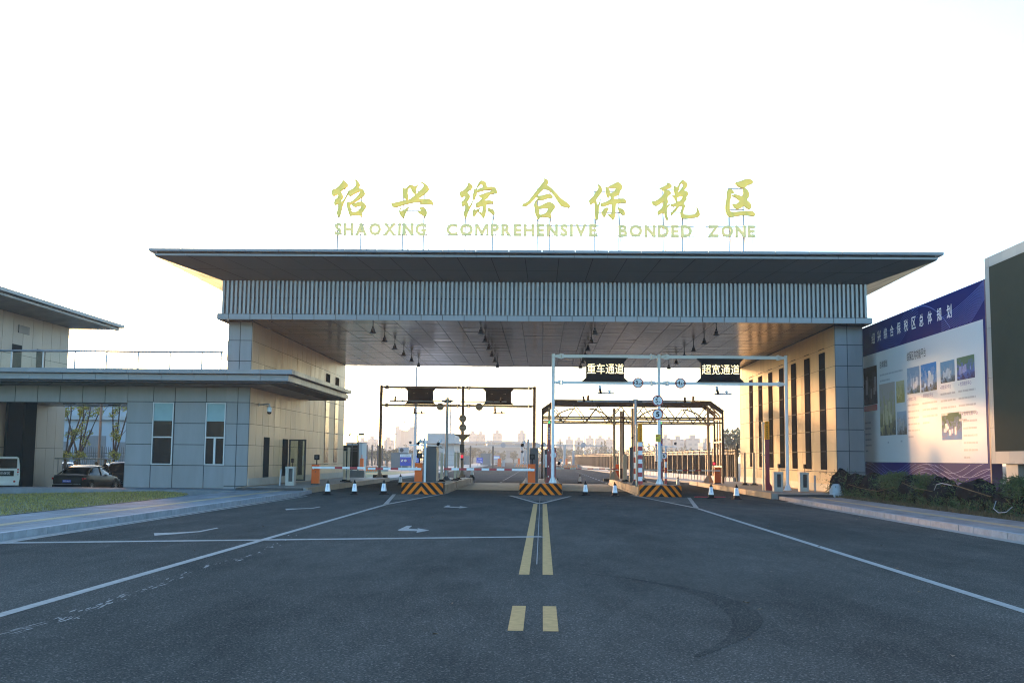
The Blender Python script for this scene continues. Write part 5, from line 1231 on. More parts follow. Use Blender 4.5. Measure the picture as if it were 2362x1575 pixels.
# people: one continuous skin grown on a posed skeleton
M['skin']=mat('skin',(.32,.19,.13),.55,0,.08,6); M['hair']=mat('black_hair',(.012,.010,.009),.6,0,.1); M['cloth']=mat('dark_clothing',(.02,.021,.026),.85,0,.2,5)
def person(label,loc,rz,sit=False):
    t=thing('person',label,'person',(0,0,0))
    J={}; 
    def head_y(): return 0
    if sit: hip=.80-.3; kn=(.42,.5); 
    b0=.92 if not sit else .50
    V=[(0,0,b0)];Rr=[.145];E=[]
    def add(p,r,par): V.append(p);Rr.append(r);E.append((par,len(V)-1));return len(V)-1
    w1=add((0,.0,b0+.18),.135,0); ch=add((0,.01,b0+.40),.155,w1); sh=add((0,0,b0+.52),.11,ch); nk=add((0,.01,b0+.60),.055,sh)
    for s in(-1,1):
        if sit: a=add((s*.10,.06,b0),.095,0); k=add((s*.12,.46,b0-.02),.07,a); f=add((s*.12,.48,b0-.40),.048,k); add((s*.12,.60,b0-.45),.04,f)
        else: a=add((s*.10,0,b0-.08),.095,0); k=add((s*.11,.02+s*.03,b0-.45),.068,a); f=add((s*.12,-.01+s*.04,b0-.84),.045,k); add((s*.13,.13+s*.04,b0-.89),.04,f)
        u=add((s*.20,0,b0+.50),.065,sh); e=add((s*.27,-.02,b0+.22),.048,u); h_=add((s*.22,.20 if sit else .16,b0+.06),.034,e)
    me=bpy.data.meshes.new('body'); me.from_pydata(V,E,[]); o=bpy.data.objects.new('body',me); COL.objects.link(o)
    md=o.modifiers.new('skin','SKIN'); 
    for i,sv in enumerate(me.skin_vertices[0].data): sv.radius=(Rr[i],Rr[i]*.78); sv.use_root=(i==0)
    ss=o.modifiers.new('sub','SUBSURF'); ss.levels=2; ss.render_levels=2
    me.materials.append(M['cloth']); o.parent=t
    hz=b0+.75
    hm_=MB(); secs=[]
    for zz,rx,ry,oy in((-.115,.035,.04,.03),(-.09,.055,.07,.02),(-.04,.070,.088,.01),(.02,.077,.097,0),(.07,.074,.092,-.005),(.11,.052,.065,-.01),(.128,.01,.012,-.01)):
        secs.append([(rx*math.cos(a),oy+ry*math.sin(a)+(.018 if abs(math.sin(a)-1)<.05 and -.03<zz<.03 else 0),hz+zz) for a in[2*math.pi*i/12 for i in range(12)]])
    hm_.loft(secs); hm_.cyl((-.085,0,hz-.02),(-.075,0,hz+.03),.03,n=6); hm_.cyl((.075,0,hz-.02),(.085,0,hz+.03),.03,n=6); hm_.cyl((0,.0,hz-.2),(0,.005,hz-.08),.052,n=10)
    hd=hm_.build('head',M['skin'],t,smooth=True)
    f=MB()
    for s in(-1,1): f.lathe((s*.03,.088,hz+.005),[(.001,.01),(.012,.005),(.012,-.005),(.001,-.01)],n=8)
    f.box(-.025,.025,.085,.092,hz-.068,hz-.060); f.build('face_detail',M['hair'],hd)
    hh=MB(); secs=[]
    for zz,rx,ry in((.0,.081,.098),(.05,.084,.102),(.10,.066,.08),(.138,.02,.024)): secs.append([(rx*math.cos(a),-.018+ry*math.sin(a)*(1 if math.sin(a)<.3 or zz>.06 else .55),hz+zz) for a in[2*math.pi*i/12 for i in range(12)]])
    hh.loft(secs); hh.build('hair',M['hair'],t,smooth=True)
    for s in(-1,1):
        p=Vector((s*.22,.20 if sit else .16,b0+.06)); g=MB(); g.obox(p+Vector((0,.04,-.03)),(.014,0,0),(0,.04,-.03),(0,.025,.03))
        for q in range(4): g.tube([p+Vector((0,.055+.012*q,-.075+.018*q)),p+Vector((-s*.012,.085+.012*q,-.10+.018*q)),p+Vector((-s*.03,.09+.01*q,-.125+.018*q))],[.010,.009,.007],n=6)
        g.tube([p+Vector((-s*.012,.03,.0)),p+Vector((-s*.03,.06,.01)),p+Vector((-s*.03,.085,0))],[.011,.010,.008],n=6); g.build('hand',M['skin'],t,smooth=True)
    t.location=Vector(loc); t.rotation_euler.z=rz; return t
person('person in dark clothes standing between the sedan and the dark blue car',(xof(254,1090,66),65.2,FG),math.radians(150))
gx=GC.location.x
person('person in dark clothes sitting at the left under the golf cart canopy',(gx-.55,66,FG+.30),math.radians(-90),True)
person('person in dark clothes sitting at the right under the golf cart canopy',(gx+.75,66,FG+.26),math.radians(-90),True)
# trees held by wooden tripods
def ftree(u,Y,h,label,stems):
    x=xof(u,1060,Y); t=thing('staked_tree',label,'tree',(x,Y,FG),'staked trees behind the porch')
    tr=MB(); tr.tube([(x,Y,FG),(x+.03,Y,FG+1.0),(x,Y,FG+1.75)],[.13,.11,.10]); tips=[]
    for a,b,c in stems:
        P=[(x,Y,FG+1.7),(x+a*.4,Y+b*.3,FG+1.7+(h-1.7)*.35),(x+a*.8,Y+b*.7,FG+1.7+(h-1.7)*.7),(x+a,Y+b,FG+h*c)]
        tr.tube(P,[.075,.06,.045,.02]); tips.append(P)
        for k in range(3): q=Vector(P[1+k%3]); tr.tube([q,q+Vector((R.gauss(0,.5),R.gauss(0,.4),R.uniform(.4,.9)))],[.025,.008],n=5)
    tr.build('trunk',M['bark'],t)
    cr=MB()
    for P in tips:
        for k,q in enumerate(P):
            for _ in range(2): leaves(cr,(q[0]+R.gauss(0,.18),q[1]+R.gauss(0,.15),q[2]+R.gauss(.2,.25)),R.uniform(.2,.36),R.uniform(.2,.34),46,.085,0,.2)
    leaves(cr,(x,Y,FG+2.0),.48,.36,150,.08)
    cr.build('crown',M['leaf'],t)
    for a in(.4,2.5,4.6): MB().cyl((x+.75*math.cos(a),Y+.75*math.sin(a),FG),(x+.08*math.cos(a),Y+.08*math.sin(a),FG+1.5),.045).build('support_pole',M['bark'],t)
ftree(150,78,6.3,'staked tree with sparse yellow leaves nearest the warm-lit wall',[(1.2,.2,1.0),(.4,-.2,1.05),(1.6,.1,.75)])
ftree(181,77,6.2,'staked tree with a round leafy tuft low on its trunk, middle one',[(-1.3,.2,.8),(.2,.1,1.05),(.8,-.1,.95),(1.5,.1,.8)])
ftree(263,76,6.3,'two stemmed staked tree with dark tufts by the guard building',[(-.35,.1,1.05),(.3,-.1,1.08),(.9,.2,.8)])
t=thing('porch_lamp_post','slim dark lamp post between the staked trees','post',(xof(228,1060,72),72,FG)); x=t.location.x; MB().cyl((x,72,FG),(x,72,6.2),.09).build('pole',M['brown'],t); MB().cyl((x,72,FG),(x,72,FG+.12),.2).build('foot',M['dark'],t); MB().obox((x,71.6,6.2),(.1,0,0),(0,.5,0),(0,0,.05)).build('lamp_head',M['dark'],t)
t=thing('palisade_fence','tall palisade fence of thin bars behind the staked trees','fence',(-28,84,FG)); b=MB(); x=-36.5
while x<-17: b.box(x-.018,x+.018,83.98,84.02,FG,FG+2.55); b.prism([(x-.018,83.98,FG+2.55),(x+.018,83.98,FG+2.55),(x,83.98,FG+2.68)],(0,.04,0)); x+=.165
for z in(.25,1.9,2.15): b.box(-36.5,-17,84.02,84.06,FG+z,FG+z+.05)
b.build('bars',M['fencepost'],t)
for k in range(8): MB().box(-36.5+2.6*k-.04,-36.5+2.6*k+.04,84.06,84.14,FG,FG+2.7).build('fence_post',M['fencepost'],t)
t=thing('white_building','pale building with dark openings behind the palisade fence','building',(-36,110,FG))
w_=MB().box(-56,-29.5,110,122,FG,8.6).build('wall',mat('pale_blue_render',(.33,.36,.38),.7,0,.06,.4),t)
MB().box(-29.5,-25,108,122,FG,8.2).build('wing',mat('tan_render',(.42,.37,.31),.7,0,.06,.4),t)
MB().box(-56,-29.4,109.6,110,5.1,5.5).build('ledge',M['booth'],t)
for k in range(7):
    MB().box(-54+3.8*k,-52.2+3.8*k,109.93,110.02,6.1,8.0).build('window',M['farwin'],t)
    MB().box(-54+3.8*k,-51.6+3.8*k,109.93,110.02,.3,2.9 if k%2 else 3.5).build('window',M['farwin'],t)
MB().box(-28.2,-27.2,107.95,108.02,4,7).build('window',M['farwin'],t); MB().box(-33,-29.6,107.5,110,2.6,3.6).build('porch',M['midgrey'],t)
# planting bed under the trees
MB().box(-37,-19,74.5,84,FG-.02,FG+.06).build('planting_soil',M['soil'],kind='structure')
# ================================================================ right side: billboard, screen wall, wrapped shrubs
XBL=15.8; YN,YR=39.3,54.8; ZB0,ZB1=.35,8.25
bb=thing('billboard','long navy and white planning billboard 绍兴综合保税区总体规划 along the pavement','billboard',(XBL,47,.3))
MB().box(XBL+.02,XBL+.35,YN,YR,ZB0,ZB1).build('back_frame',M['midgrey'],bb)
MB().box(XBL,XBL+.02,YN,YR,ZB0,ZB1).build('navy_sheet',M['navy'],bb)
# the sheet is read from -x: u runs from the far end (left) to the near end (right)
LB=YR-YN
def bp(u,z,d=.0): return (XBL-.004-d,YR-u*LB,z)      # u 0..1
UB=Vector((0,-1,0));VB=Vector((0,0,1))
def brect(mb,u0,u1,z0,z1,d=0,mt=0): mb.face([bp(u0,z0,d),bp(u1,z0,d),bp(u1,z1,d),bp(u0,z1,d)],mt); return mb
def bpix(u,v): p=atx(u,v,XBL); return (YR-p.y)/LB,p.z
u0,z1=bpix(1989,822); _,z0=bpix(1993,1065); u1,z1b=bpix(2264,740)
brect(MB(),.012,.985,z0,(z1+z1b)/2,.003).build('white_sheet',M['poster'],bb)
ZW=(z1+z1b)/2
s=MB(); T='绍兴综合保税区总体规划'
TU=(2014.5,2028.3,2042.7,2057.5,2073.4,2090,2108,2125.5,2145,2166.9,2189.7)
for i,c in enumerate(T):
    f=i/(len(T)-1); u,z=bpix(TU[i],780.7+(718-780.7)*(TU[i]-2014.5)/(2189.7-2014.5)-3*math.sin(math.pi*f))
    MB().text(c,Vector(bp(u-.26/LB,z-.26,.006)),UB,VB,.52,.52,bold=.012).build('title_character',M['white'],bb)
M['boardline']=mat('poster_line_blue',(.035,.10,.42),.45,0,.1)
l=MB()
def wave(f,n=40,wd=.018,lo=0,hi=1,zmin=ZW+.02,zmax=ZB1-.02):
    pr=None
    for k in range(n+1):
        u=lo+(hi-lo)*k/n; z=f(u); ok=zmin<z<zmax
        if ok and pr: l.face([bp(pr[0],pr[1]-wd,.004),bp(u,z-wd,.004),bp(u,z+wd,.004),bp(pr[0],pr[1]+wd,.004)])
        pr=(u,z) if ok else None
for k in range(16): wave(lambda u,k=k: 6.1+.085*k+ (u-.72)**2*18*(1-.03*k)+.12*math.sin(9*u), lo=.72,hi=1,wd=.010)
wave(lambda u:8.2-((u-.55)*5.2)**2*.9 ,lo=.5,hi=.9,wd=.02)
for k in range(9): wave(lambda u,k=k: 8.15-.11*k-.9*math.cos((u-.32)*13)*.6, lo=.1,hi=.55,wd=.008)
for k in range(4): wave(lambda u,k=k: 1.0+.2*k+.30*math.sin(u*14+k*.12), lo=.2,hi=1,wd=.008,zmin=ZB0+.05,zmax=z0-.02)
for k in range(3): wave(lambda u,k=k: 1.5-.2*k+.34*math.cos(u*11-k*.15), lo=.02,hi=1,wd=.008,zmin=ZB0+.05,zmax=z0-.02)
l.build('wave_lines',M['boardline'],bb)
# pictures, headings and text columns on the white sheet
def picmat(name,sky_,mid,low): 
    mt=bpy.data.materials.new(name); mt.use_nodes=True; n=mt.node_tree.nodes; L=mt.node_tree.links; b=n['Principled BSDF']; b.inputs['Roughness'].default_value=.6; b.inputs['Specular IOR Level'].default_value=.05
    tc=n.new('ShaderNodeTexCoord'); sp=n.new('ShaderNodeSeparateXYZ'); L.new(tc.outputs['Generated'],sp.inputs[0])
    nz=n.new('ShaderNodeTexVoronoi'); nz.inputs['Scale'].default_value=9; L.new(tc.outputs['Generated'],nz.inputs['Vector'])
    sc_=n.new('ShaderNodeSeparateColor'); L.new(nz.outputs['Color'],sc_.inputs[0])
    ad=n.new('ShaderNodeMath'); ad.operation='MULTIPLY_ADD'; L.new(sc_.outputs[0],ad.inputs[0]); ad.inputs[1].default_value=.45; L.new(sp.outputs[2],ad.inputs[2])
    cr=n.new('ShaderNodeValToRGB'); e=cr.color_ramp.elements; e[0].position=.2; e[0].color=(*low,1); e[1].position=1.0; e[1].color=(*sky_,1); q=e.new(.55); q.color=(*mid,1)
    L.new(ad.outputs[0],cr.inputs[0]); L.new(cr.outputs[0],b.inputs['Base Color']); return mt
PICS=[((1993,850,2024,936),(.10,.06,.03),(.16,.11,.10),(.10,.07,.06)),((2030,887,2066,1005),(.45,.36,.30),(.40,.33,.16),(.14,.11,.08)),((2068,880,2087,930),(.55,.45,.25),(.45,.33,.10),(.42,.32,.12)),((2070,950,2092,1003),(.35,.40,.46),(.30,.28,.26),(.16,.12,.09)),
 ((2093,850,2122,910),(.28,.36,.44),(.42,.46,.50),(.26,.22,.14)),((2125,842,2161,905),(.10,.28,.52),(.40,.44,.50),(.24,.17,.10)),((2170,836,2203,885),(.20,.33,.42),(.34,.36,.38),(.16,.14,.12)),((2208,826,2249,878),(.14,.20,.10),(.14,.17,.38),(.10,.07,.12)),((2173,954,2219,1015),(.16,.22,.10),(.34,.33,.40),(.22,.36,.50))]
for (ua,va,ub,vb),a,b,c in PICS:
    p,q=bpix(ua,(va+vb)/2),bpix(ub,(va+vb)/2); za=bpix(ua,va)[1]; zb=bpix(ua,vb)[1]
    pic=brect(MB(),p[0],q[0],zb,za,.007).build('printed_picture',picmat('printed_picture',a,b,c),bb)
    d=MB(); 
    for k in range(7):
        uu=p[0]+(q[0]-p[0])*R.uniform(.08,.8); hh=(za-zb)*R.uniform(.12,.4); z_=zb+(za-zb)*R.uniform(.15,.4); brect(d,uu,uu+(q[0]-p[0])*R.uniform(.06,.16),z_,z_+hh,.009+.0005*k)
    d.build('picture_detail',mat('picture_detail',tuple(min(.6,x*1.2+.03) for x in b),.5,0,.25,3),pic)
pa=bpix(1993,930);pb=bpix(2024,930); brect(MB(),pa[0],pb[0],bpix(1993,950)[1],bpix(1993,937)[1],.009).build('red_band',M['red'],bb)
s=MB()
def head(txt,u,v,w_,h_): p=bpix(u,v); s.text(txt,Vector(bp(p[0],p[1],.008)),UB,VB,w_,h_,bold=.01)
head('综保区内功能平台',2092.5,834,2.35,.40); head('总体规划',2029.5,850,1.15,.34); s.build('headings',M['dark'],bb)
s=MB()
for txt,u,v,w_ in (('▪ 保税加工平台',2094,926,1.1),('▪ 保税物流平台',2127,918,1.3),('▪ 研发设计平台',2169.5,899,1.15),('▪ 检测维修中心',2212,891,1.25),('▪ 跨境电商中心',2220,959,1.5)): p=bpix(u,v); s.text(txt,Vector(bp(p[0],p[1],.008)),UB,VB,w_,.16)
s.build('captions',mat('caption_ink',(.10,.08,.30),.5,0,.1),bb)
ink=mat('small_print_ink',(.36,.37,.38),.5,0,.1)
for ua,ub,v0,n in ((2094,2121,931,6),(2128,2163,926,4),(2170,2205,905,4),(2211,2251,898,5),(2222,2255,966,6),(2030,2083,862,2),(1996,2010,972,6),(2048,2058,1016,1),(2078,2088,1013,1)):
    a_=bpix(ua,v0);b_=bpix(ub,v0); s=MB()
    for k in range(n):
        z=a_[1]-.12-.27*k; uu=a_[0]; end=b_[0] if k<n-1 else a_[0]+(b_[0]-a_[0])*.45
        while uu<end-.004:
            w_=min(R.uniform(.012,.035),end-uu); brect(s,uu,uu+w_*.9,z,z+.075,.008); uu+=w_
    s.build('text_column',ink,bb)

MB().box(XBL-.02,XBL+.36,YN-.1,YN,ZB0,ZB1).build('edge_strip',mat('plum_edge',(.06,.02,.06),.5,0,.1),bb)
for y in(41,45.5,50,54): MB().box(XBL+.4,XBL+.6,y-.1,y+.1,.0,ZB1-.3).build('rear_post',M['steel'],bb)
# screen wall
XS=15.3; YS0,YS1=20.0,38.0
sw=thing('screen_wall','cream clad wall holding a huge dark screen at the right edge','screen wall',(XS+1,30,.2))
f=MB(); z0_,z1_=1.68,8.75; fr=.36
body=MB().box(XS+.04,XS+2.2,YS0,YS1,z0_,z1_).build('wall',M['seam'],sw)
f.panels((XS+.02,YS1,0),(0,-1,0),(0,0,1),[0,fr],[z0_,2.9,4.6,6.3,z1_-.36,z1_],.012,.02,0,.001)
n=16
f.panels((XS+.02,YS1-fr,0),(0,-1,0),(0,0,1),[(YS1-YS0-fr)*k/n for k in range(n+1)],[z1_-.36,z1_],.012,.02,0,.001)
f.panels((XS+.02,YS1-fr,0),(0,-1,0),(0,0,1),[(YS1-YS0-fr)*k/n for k in range(n+1)],[z0_,z0_+.42],.012,.02,0,.001)
f.panels((XS+2.2,YS1+.0,0),(-1,0,0),(0,0,1),[0,1,2.18],[z0_,2.9,4.6,6.3,z1_],.012,.02)
f.build('cladding_frame',M['cream'],body)
MB().box(XS-.0,XS+.045,YS0,YS1-fr,z0_+.42,z1_-.36).build('screen',mat('unlit_screen',(.055,.053,.034),.8,0,.10,1.5,spec=.03),sw)
for y in(36.6,33.4,29): MB().box(XS+.1,XS+1.0,y-.45,y+.45,-.1,z0_).build('support_leg',M['cream'],sw)
MB().box(XS+1.0,XS+1.2,YS0,36.6,-.1,z0_).build('base_wall',M['midgrey'],sw)
# planting strip
soil=[]
MB().box(13.0,22,-10,52,-.2,.10).build('planting_soil',M['soil'],kind='structure')
MB().box(22,80,-10,60,-.4,-.05).build('right_ground',M['soil'],kind='structure')
def rgx():
    x=13.05+abs(R.gauss(0,.5)); y=R.uniform(28,50.5); return x,y,.10
grass('dry_grass',rgx,9000,(.04,.16),(.10,.075,.03)); bpy.data.objects['dry_grass']['label']='dry brown grass along the foot of the wrapped shrubs'
M['bag']=mat('black_plastic_sheet',(.012,.013,.015),.6,0,.35,2.5,bump=.5,bscale=4,spec=0)
M['bamboo']=mat('bamboo_cane',(.11,.085,.045),.8,0,.25,6,spec=.05); M['tape']=mat('white_tape',(.30,.33,.36),.7,0,.1,spec=.1)
def wrapped(x,y,L,h,label,leafy,seed):
    t=thing('wrapped_shrub',label,'shrub',(x,y,.1),'shrubs wrapped in black plastic below the billboard'); rr=random.Random(seed)
    # crumpled sheet
    nu,nv=72,28; vs=[];fs=[]
    for j in range(nv+1):
        ph=math.pi*(-.28+.78*j/nv)
        for i in range(nu):
            th=2*math.pi*i/nu; d=Vector((math.cos(th)*math.cos(ph),math.sin(th)*math.cos(ph),math.sin(ph)))
            q=Vector((d.x*1.3+seed,d.y*2.0,d.z*1.3)); k=.92+.20*noise.noise(q*1.1)+.10*abs(noise.noise(q*2.6+Vector((seed,0,0))))-.12*abs(noise.noise(Vector((th*2.5,ph*.6,seed))))+.10*abs(noise.noise(Vector((math.cos(th)*4,math.sin(th)*4+ph*.6,seed*2))))+.05*abs(noise.noise(Vector((math.cos(th)*9,math.sin(th)*9,ph*1.5+seed))))
            zz=d.z*h*.55*k+h*.52+ .07*noise.noise(Vector((th*2.4,seed,0)))
            vs.append((x+d.x*.50*k,y+d.y*L*.5*k,.1+max(.06 if j>0 else .02,zz)))
    for j in range(nv):
        for i in range(nu): fs.append((j*nu+i,j*nu+(i+1)%nu,(j+1)*nu+(i+1)%nu,(j+1)*nu+i))
    fs.append(tuple(nv*nu+i for i in range(nu)))
    MB().raw(vs,fs).build('plastic_wrap',M['bag'],t,smooth=True)
    st=MB()
    for _ in range(int(26*L)):
        a=Vector((x-.25+R.gauss(0,.12),y+R.uniform(-.5,.5)*L,.08)); st.tube([a,a+Vector((R.gauss(0,.06),R.gauss(0,.06),R.uniform(.25,.55)*h))],[.010,.006],n=4)
    st.build('stems',M['bamboo'],t)
    lf=MB()
    def blade(c,ln):
        d=Vector((R.gauss(-.4,.6),R.gauss(0,.7),R.gauss(.5,.5))).normalized(); s_=d.cross(Vector((R.gauss(0,1),R.gauss(0,1),R.gauss(0,1)))).normalized()*.014
        lf.face([c,c+d*ln*.4+s_,c+d*ln+Vector((0,0,-ln*.2)),c+d*ln*.4-s_])
    for _ in range(260): blade(Vector((x+R.gauss(0,.35),y+R.choice((-.52,.52))*L+R.gauss(0,.14),.1+h*R.uniform(.3,1.0))),R.uniform(.10,.26))
    if leafy:
        for _ in range(900): blade(Vector((x-.28+R.gauss(0,.20),y+R.gauss(0,.30)+leafy*L*.3,.1+h*R.uniform(.55,1.12))),R.uniform(.12,.28))
    for _ in range(int(160*L)): blade(Vector((x-.42+R.gauss(0,.1),y+R.uniform(-.5,.5)*L,.1+h*R.uniform(.05,.4))),R.uniform(.08,.2))
    lf.build('bamboo_leaves',M['leafdark'],t)
WS=[(13.75,51.0,1.5,1.15,'wrapped shrub at the pillar corner beside the white sack',0),(13.9,49.0,1.7,1.0,'wrapped shrub second from the pillar',0),(13.95,46.9,1.9,1.05,'wrapped shrub with low bags third from the pillar',0),(14.0,44.6,1.9,.95,'wrapped shrub with feathery green bamboo left of the tall stake',-1),
 (14.0,42.0,2.1,1.05,'wrapped shrub with green bamboo between the two middle stakes',1),(14.05,39.2,2.2,1.0,'wrapped shrub with hanging white tape below the billboard end',1),(14.1,36.2,2.2,1.0,'wrapped shrub with drooping bags left of the screen wall leg',0),(14.1,33.2,2.0,1.05,'wrapped shrub with dense green bamboo under the screen wall',-1),(14.0,30.6,2.0,1.15,'big glossy black bag over a shrub at the right edge',0)]
for i,(x,y,L,h,l,lf) in enumerate(WS): wrapped(x,y,L*1.15,h,l,lf,i*3.1+1)
for u,vt,vb,Yy,l in ((2028,1099,1157,44.5,'slanting bamboo stake nearest the pillar'),(2054,1093,1160,42.5,'bamboo stake before the low bags'),(2156,1103,1172,38.0,'tall bamboo stake left of the drooping bags'),(2258,1103,1182,34.2,'thick brown stake before the billboard end'),(2000,1122,1152,46.5,'short bamboo stake before the second wrapped shrub')):
    a=gr(u+3,vb,.1); b=at(u,vt,a.y+.05)
    MB().cyl(a,b,.03 if u<2200 else .035,n=8).build('bamboo_stake',M['bamboo'],None,label=l,cat='stake',loc=a)
def pole(pts,l,m='bamboo',r=.014,name='bamboo_rail'):
    MB().tube(pts,r,n=6).build(name,M[m],None,label=l,cat='pole',loc=pts[0])
pole([(13.35,48.5,.72),(13.3,46.6,.62),(13.3,44.2,.55),(13.35,42.2,.78)],'sagging bamboo rail along the first wrapped shrubs')
pole([(13.4,41.5,.95),(13.3,40.0,.80),(13.35,38.2,.72)],'bamboo rail before the green bamboo shrub')
pole([(13.4,37.5,.9),(13.25,36.8,1.02),(13.2,35.5,.97),(13.2,34.3,.85),(13.25,33.0,.72)],'bamboo rail bound with white tape right of the tall stake')
pole([(13.2,37.6,.78),(13.15,37.2,.98),(13.1,36.6,1.03),(13.15,35.9,.98)],'white tape wound over the bamboo rail','tape',.013,'tape_strip')
pole([(13.1,32.3,.62),(13.0,32.25,.40),(13.0,31.9,.30),(13.0,31.4,.34),(13.05,31.1,.5)],'loop of white tape hanging at the right edge','tape',.012,'tape_strip')
# white sack and litter
t=MB(); vs=[];fs=[]
for j in range(9):
    for i in range(16):
        a=2*math.pi*i/16; z=j/8; r=(.30-.16*z**2)*(1+.25*noise.noise(Vector((math.cos(a)*2,math.sin(a)*2,z*3)))); vs.append((13.2+r*math.cos(a),50.0+r*math.sin(a),.12+.58*z))
for j in range(8):
    for i in range(16): fs.append((j*16+i,j*16+(i+1)%16,(j+1)*16+(i+1)%16,(j+1)*16+i))
fs.append(tuple(128+i for i in range(16)))
t.raw(vs,fs).build('sack',mat('white_woven_sack',(.40,.42,.43),.7,0,.15,6),None,smooth=True,label='white woven sack leaning at the right pillar corner',cat='sack',loc=(13.2,50,.12))
lit=MB()
M['leaflitter']=mat('dry_leaf',(.16,.10,.05),.8,0,.3,9)
for _ in range(46):
    x=R.uniform(-9,9.5); y=R.uniform(9,40)
    if R.random()<.6: x=R.uniform(2,9.8)
    a=R.uniform(0,6.28); s_=R.uniform(.02,.05); lit.face([(x+s_*math.cos(a),y+s_*math.sin(a),.006),(x-s_*.5*math.sin(a),y+s_*.5*math.cos(a),.02),(x-s_*math.cos(a),y-s_*math.sin(a),.006),(x+s_*.5*math.sin(a),y-s_*.5*math.cos(a),.012)])
lit.build('leaf_litter',M['leaflitter'],kind='stuff',label='scattered dry leaves and scraps on the asphalt',cat='leaves')
